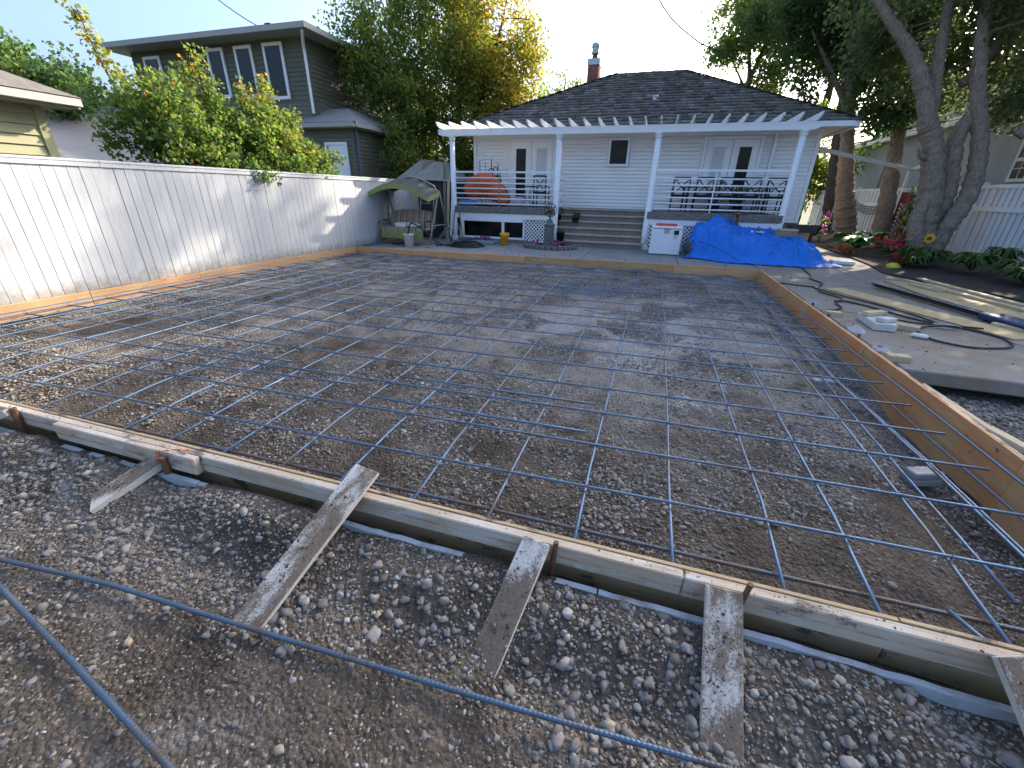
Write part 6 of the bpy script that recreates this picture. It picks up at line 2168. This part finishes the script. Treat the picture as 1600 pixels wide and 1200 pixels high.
HOSTA = mat_leaf('broad bed leaves', [(0, (.05, .12, .026)), (.6, (.085, .19, .036)), (1, (.14, .24, .05))], .25, .45)
FERN = mat_leaf('fern leaves', [(0, (.040, .080, .024)), (.6, (.08, .14, .035)), (1, (.15, .19, .05))], .25, .6)
hosta('bright green broad-leaved hosta left of the red flowers', 6.05, 15.9, .05, .62, .40, 46, 1, HOSTA)
hosta('pale hosta behind the bright one beneath the slanting trunk', 6.9, 17.3, .07, .6, .45, 36, 2, HOSTA)
hosta('dark leafy plant at the foot of the rough trunk', 6.35, 17.9, .05, .55, .42, 40, 3, FERN, 'bed_plant')
hosta('dark plant by the walkway at the bungalow corner', 6.1, 20.0, .05, .7, .5, 40, 4, FERN, 'bed_plant')
hosta('low dark plant below the sunflower tree, left side', 6.55, 13.9, .05, .5, .35, 42, 5, FERN, 'bed_plant')
hosta('feathery plant mound below the sunflower tree', 6.45, 12.9, .05, .55, .38, 50, 6, FERN, 'bed_plant')
hosta('feathery plant mound right of the sunflower tree', 6.75, 11.9, .05, .58, .42, 52, 7, FERN, 'bed_plant')
hosta('leafy mound before the middle of the right fence', 7.0, 11.0, .05, .55, .40, 46, 8, FERN, 'bed_plant')
hosta('broad leaves at the right edge of the bed', 7.1, 10.1, .05, .5, .42, 30, 9, HOSTA)
hosta('small fern at the right edge before the white fence', 6.85, 10.55, .05, .42, .34, 34, 10, FERN, 'bed_plant')
hosta('fern between sunflower tree and white fence', 7.6, 12.6, .06, .5, .5, 36, 11, FERN, 'bed_plant')
hosta('low green plant near the yellow rock', 6.05, 12.6, .03, .36, .26, 34, 12, FERN, 'bed_plant')
flowers('begonia', 'cluster of red flowers at the front of the bed', 6.55, 15.0, .06, 26, .20, .42, PETALR, FERN, 51, psize=.085, heads=15, lsize=.12)
flowers('begonia', 'smaller red flower cluster beside the black trellis', 7.25, 15.9, .06, 16, .15, .62, PETALR, FERN, 52, psize=.08, heads=9, lsize=.12)
flowers('coleus', 'dark red low foliage plant behind the yellow rock', 6.0, 13.2, .03, 16, .12, .2, mat_leaf('dark red leaves', [(0, (.12, .02, .02)), (1, (.22, .04, .03))]), LEAFD, 53, psize=.09, heads=12, lsize=.08)
flowers('marigold', 'small orange flowers by the path edge', 5.75, 15.9, .02, 10, .12, .12, mat_leaf('orange petals', [(0, (.5, .16, .05)), (1, (.6, .25, .1))]), LEAFD, 54, psize=.06, heads=8, lsize=.05)
flowers('tall_plant', 'tall thin leafy stem rising before the red trellis', 7.75, 17.4, .08, 30, .10, 2.2, None, LEAFG, 55, lsize=.16, lper=4)
flowers('tall_plant', 'purple flower stalk by the bungalow corner', 5.85, 18.6, .05, 6, .05, 1.0, PETALP, LEAFD, 56, psize=.07, heads=6, lsize=.1)
rk = MB().ball((5.72, 12.72, .03), .14, (1.1, .8, .75), 12, 8)
rs = random.Random(2)
rk.v = [(x + rs.uniform(-.012, .012), y + rs.uniform(-.012, .012), z + rs.uniform(-.012, .012)) for x, y, z in rk.v]
tag(rk.build('painted_rock', simple('yellow painted rock', (.60, .50, .04), .6, 0, .1), None, True, origin=(5.72, 12.72, .05)), 'bright yellow rock at the corner of the garden bed', 'rock')
sf = thing('sunflower_ornament', 'yellow sunflower ornament fixed to the thick tree trunk', 'ornament', (7.15, 14.62, .62))
cs_ = Vector((7.12, 14.60, .60))
nrm = Vector((-.45, -.89, .05)).normalized()
s1 = nrm.cross(Vector((0, 0, 1))).normalized()
s2 = s1.cross(nrm)
for k in range(12):
    a = 2 * PI * k / 12
    d = s1 * math.cos(a) + s2 * math.sin(a)
    e_ = nrm.cross(d)
    MB().prism([cs_ + d * .03, cs_ + d * .08 + e_ * .032, cs_ + d * .135, cs_ + d * .08 - e_ * .032], nrm * .012).build('petal', YEL, sf)
MB().tube([cs_ - nrm * .02, cs_ + nrm * .03], .052, 14).build('disc', RUST, sf)

# lumber and bars lying on the walkway
def plank(label, a, b_, w_, t, mat, name='plank', group=None, cat='plank'):
    a, b_ = Vector(a), Vector(b_)
    d = (b_ - a)
    L = d.length
    d.normalize()
    s = d.cross(Vector((0, 0, 1))).normalized()
    u = s.cross(d)
    me = MB().box((-w_ / 2, 0, 0), (w_ / 2, L, t)).mesh(name)
    o = link(name, me, mat, None, (0, 0, 0), False, .003)
    Mx = Matrix((s, d, u)).transposed().to_4x4()
    Mx.translation = a
    o.matrix_world = Mx
    return tag(o, label, cat, group)


plank('wide yellowed sheet of wafer board lying on the walkway', (5.35, 10.75, ZP + .004), (5.45, 6.9, ZP + .004), 1.15, .013, OLDPLY, 'sheet_board', None, 'sheet')
plank('narrow plywood strip lying on the walkway beside black cables', (3.42, 9.35, ZP + .004), (4.62, 6.6, ZP + .004), .42, .013, OLDPLY, 'sheet_board', None, 'sheet')
plank('long pale two-by-four on the wafer board, outer one', (5.55, 11.15, ZP + .02), (6.05, 7.4, ZP + .02), .12, .04, LUMBER, group='long boards on the walkway')
plank('long pale two-by-four on the wafer board, inner one', (5.15, 10.85, ZP + .02), (5.72, 8.0, ZP + .02), .10, .04, LUMBER, group='long boards on the walkway')
plank('short pale board on the near corner of the wafer board', (5.05, 10.35, ZP + .02), (5.25, 9.7, ZP + .02), .14, .03, LUMBER, group='long boards on the walkway')
plank('pale edge board along the front of the wafer board', (4.62, 7.25, ZP + .002), (5.2, 6.3, ZP + .002), .09, .05, LUMBER, group='long boards on the walkway')
plank('long thin board under the dark rods', (4.3, 9.75, ZP + .003), (4.86, 7.2, ZP + .003), .09, .03, LUMBER, group='long boards on the walkway')
bn = thing('pipe_bundle', 'bundle of dark steel rods wrapped in blue plastic on walkway', 'bundle', (4.6, 8.6, ZP))
rs = random.Random(5)
for k in range(7):
    x = .034 * (k % 4) - .05
    z = .05 + .03 * (k // 4)
    a = (4.30 + x * 2.0, 9.75 + rs.uniform(-.12, .12), ZP + z)
    b_ = (4.90 + x * 2.0, 6.95 + rs.uniform(-.1, .1), ZP + z)
    MB().tube([a, b_], .015, 8).build('rod', REBAR if k % 2 else BLACK, bn, True)
MB().beam((4.76, 7.62, ZP + .065), (4.93, 6.85, ZP + .065), .30, .09).build('wrap', simple('dark blue wrap', (.02, .035, .10), .35), bn, bevel=.02)
CW = thing('offcut_stack', 'stack of white painted wood offcuts beside the right form', 'offcuts', (3.1, 6.7, ZP))
MB().beam((3.06, 6.98, ZP + .05), (3.03, 6.36, ZP + .05), .24, .09).build('offcut', simple('white scuffed wood', (.55, .53, .49), .8, 0, .15, 9), CW, bevel=.006)
MB().beam((2.92, 6.75, ZP + .125), (3.22, 6.95, ZP + .125), .10, .05).build('offcut', LUMBER, CW, bevel=.005)
MB().beam((3.16, 6.55, ZP + .125), (2.98, 6.45, ZP + .125), .12, .05).build('offcut', simple('white scuffed wood', (.55, .53, .49), .8, 0, .15, 9), CW, bevel=.006)
tag(MB().beam((3.22, 6.62, ZP + .035), (3.46, 6.50, ZP + .035), .15, .07).build('offcut', LUMBER, None, bevel=.005, origin=(3.3, 6.5, ZP)), 'small wood offcut just right of the white offcut stack', 'offcut')
tag(MB().beam((3.24, 6.22, ZP + .03), (3.39, 6.15, ZP + .03), .09, .05).build('white_stone', simple('white chalky block', (.62, .62, .60), .8), None, bevel=.02, origin=(3.3, 6.2, ZP)), 'small white chalky block in front of the offcut stack', 'block')
for k, (x, y, s, lb) in enumerate(((2.68, 7.05, .16, 'wood cleat against the outside of right form, farther one'), (2.66, 5.15, .17, 'pale wood cleat against the outside of right form, nearer one'), (2.60, 10.0, .13, 'small wood cleat at the far end of right form'))):
    tag(MB().box((x - s * .6, y - s * .35, ZP - .05), (x + s * .6, y + s * .35, ZP + .06)).build('wood_cleat', LUMBER, None, bevel=.006, origin=(x, y, ZP)), lb, 'cleat', 'wood cleats along the right form')
for k, (x, y) in enumerate(((2.56, 7.55), (2.555, 6.85), (2.56, 5.85))):
    stake('dark steel stake outside the right form, %s from the camera' % ['third', 'second', 'first'][k], x, y, -.4, .03, .016, (0, 0), RUST, 'form_stake', 'stake', 'stakes outside the right form')
for k, (x, y, s) in enumerate(((2.66, 7.9, .22), (2.70, 6.3, .26), (2.68, 5.55, .2))):
    rk = MB().ball((x, y, ZP - .02), s * .5, (.8, 1.3, .45), 8, 5)
    rk.v = [(a + rs.uniform(-.02, .02), b_ + rs.uniform(-.03, .03), c + rs.uniform(-.015, .015)) for a, b_, c in rk.v]
    tag(rk.build('concrete_lump', BLOCKC, None, origin=(x, y, ZP)), 'rough grey concrete lump beside the right form, %s from the camera' % ['third', 'second', 'first'][k], 'concrete lump', 'concrete lumps by the right form')
cz = ZP + .018
c1 = [(3.6, 12.1, cz), (3.50, 11.3, cz), (3.44, 10.75, cz), (3.30, 10.3, cz), (3.36, 9.8, cz), (3.16, 9.3, cz), (3.05, 8.8, cz), (3.22, 8.35, cz), (3.02, 8.05, cz)]
tag(MB().tube(smooth_path(c1), .013, 7).build('power_cord', RUBBER, None, True, origin=c1[0]), 'black cord winding from the blue tarp down the walkway', 'cord')
c2 = [(2.56, 9.5, cz), (2.85, 9.35, cz), (3.10, 9.30, cz)]
tag(MB().tube(smooth_path(c2), .013, 7).build('power_cord', RUBBER, None, True, origin=c2[0]), 'short black cord joining from the form to the winding cord', 'cord')
c3 = [(3.05, 9.2, cz), (3.3, 8.6, cz), (3.62, 8.0, cz), (3.85, 7.4, cz), (3.95, 7.0, cz), (4.3, 6.85, cz + .02)]
tag(MB().tube(smooth_path(c3), .012, 7).build('power_cord', RUBBER, None, True, origin=c3[0]), 'straight black cord lying along the plywood strip', 'cord')
c4 = [(2.72, 7.3, cz), (2.95, 7.55, cz), (3.0, 7.95, cz), (3.2, 8.1, cz), (3.45, 7.75, cz), (3.7, 7.2, cz), (3.95, 6.95, cz), (4.15, 6.8, cz), (4.3, 6.5, cz), (4.2, 6.15, cz), (3.95, 5.98, cz), (3.65, 5.92, cz), (3.42, 6.1, cz), (3.42, 6.45, cz), (3.6, 6.72, cz), (3.85, 6.78, cz + .03), (4.0, 6.75, cz + .03)]
tag(MB().tube(smooth_path(c4), .013, 8).build('vibrator_hose', RUBBER, None, True, origin=c4[0]), 'black hose looping in a wide ring on the walkway', 'hose')
c5 = [(3.04, 7.1, cz), (3.3, 7.0, cz + .02), (3.6, 6.95, cz), (3.9, 6.95, cz)]
tag(MB().tube(smooth_path(c5), .011, 7).build('power_cord', RUBBER, None, True, origin=c5[0]), 'black cord running between the offcut stack and the hose ring', 'cord')
tag(MB().beam((3.76, 6.85, ZP + .045), (4.02, 6.77, ZP + .045), .05, .035).build('plug_connector', simple('pale blue grey plastic', (.27, .31, .33), .5), None, bevel=.012, origin=(3.9, 6.8, ZP)), 'pale plastic connector where the black cords meet', 'connector')
tag(MB().box((4.55, 13.0, ZP + .003), (5.05, 13.35, ZP + .10)).build('paper_bag', WHITECLOTH, None, bevel=.03, origin=(4.8, 13.2, ZP)), 'white bag lying right of the blue tarp', 'bag')

# crumbs of soil on the braces and rails, sawdust and chips on the walkway
rg = np.random.default_rng(90)
P, S = [], []
for Mx, w, L, t in BOARDS[:6]:
    n = int(L * 420)
    yy = rg.uniform(0, L * .92, n)
    xx = rg.normal(-.15 * w, w * .28, n)
    k = (np.abs(xx) < w * .48) & (rg.random(n) < .25 + .75 * np.exp(-((yy / L - .35) / .35) ** 2))
    for x_, y_ in zip(xx[k], yy[k]):
        P.append(tuple(Mx @ Vector((x_, y_, t / 2))))
        S.append(float(np.clip(rg.lognormal(math.log(.0028), .5), .0012, .011)))
n = 900
for x_ in rg.uniform(-4.6, 2.4, n):
    P.append((x_, rg.uniform(1.468, 1.503), -.004))
    S.append(float(np.clip(rg.lognormal(math.log(.0022), .45), .001, .007)))
n = 1300
x_, y_ = rg.uniform(2.66, 6.0, n), rg.uniform(4.9, 11, n)
k = fbm(x_, y_, .8, 3, 55) + .5 + rg.normal(0, .1, n) > .5
for a, b_ in zip(x_[k], y_[k]):
    P.append((a, b_, ZP))
    S.append(float(np.clip(rg.lognormal(math.log(.0042), .6), .0015, .02)))
v, f, t = pebbles(np.array(P), np.array(S), 0, 91)
CRUMB = Mat('soil crumbs and chips', rough=.95, spec=.1)
CRUMB.color(CRUMB.ramp(CRUMB.attr('tint'), [(0, (.05, .035, .025)), (.6, (.12, .085, .06)), (.9, (.25, .19, .13)), (1, (.5, .42, .3))]))
o = np_mesh('soil_crumbs', v, f, CRUMB.m, t, smooth=True)
tag(o, 'crumbs of soil and wood chips scattered on boards and the walkway', 'soil', kind='stuff')
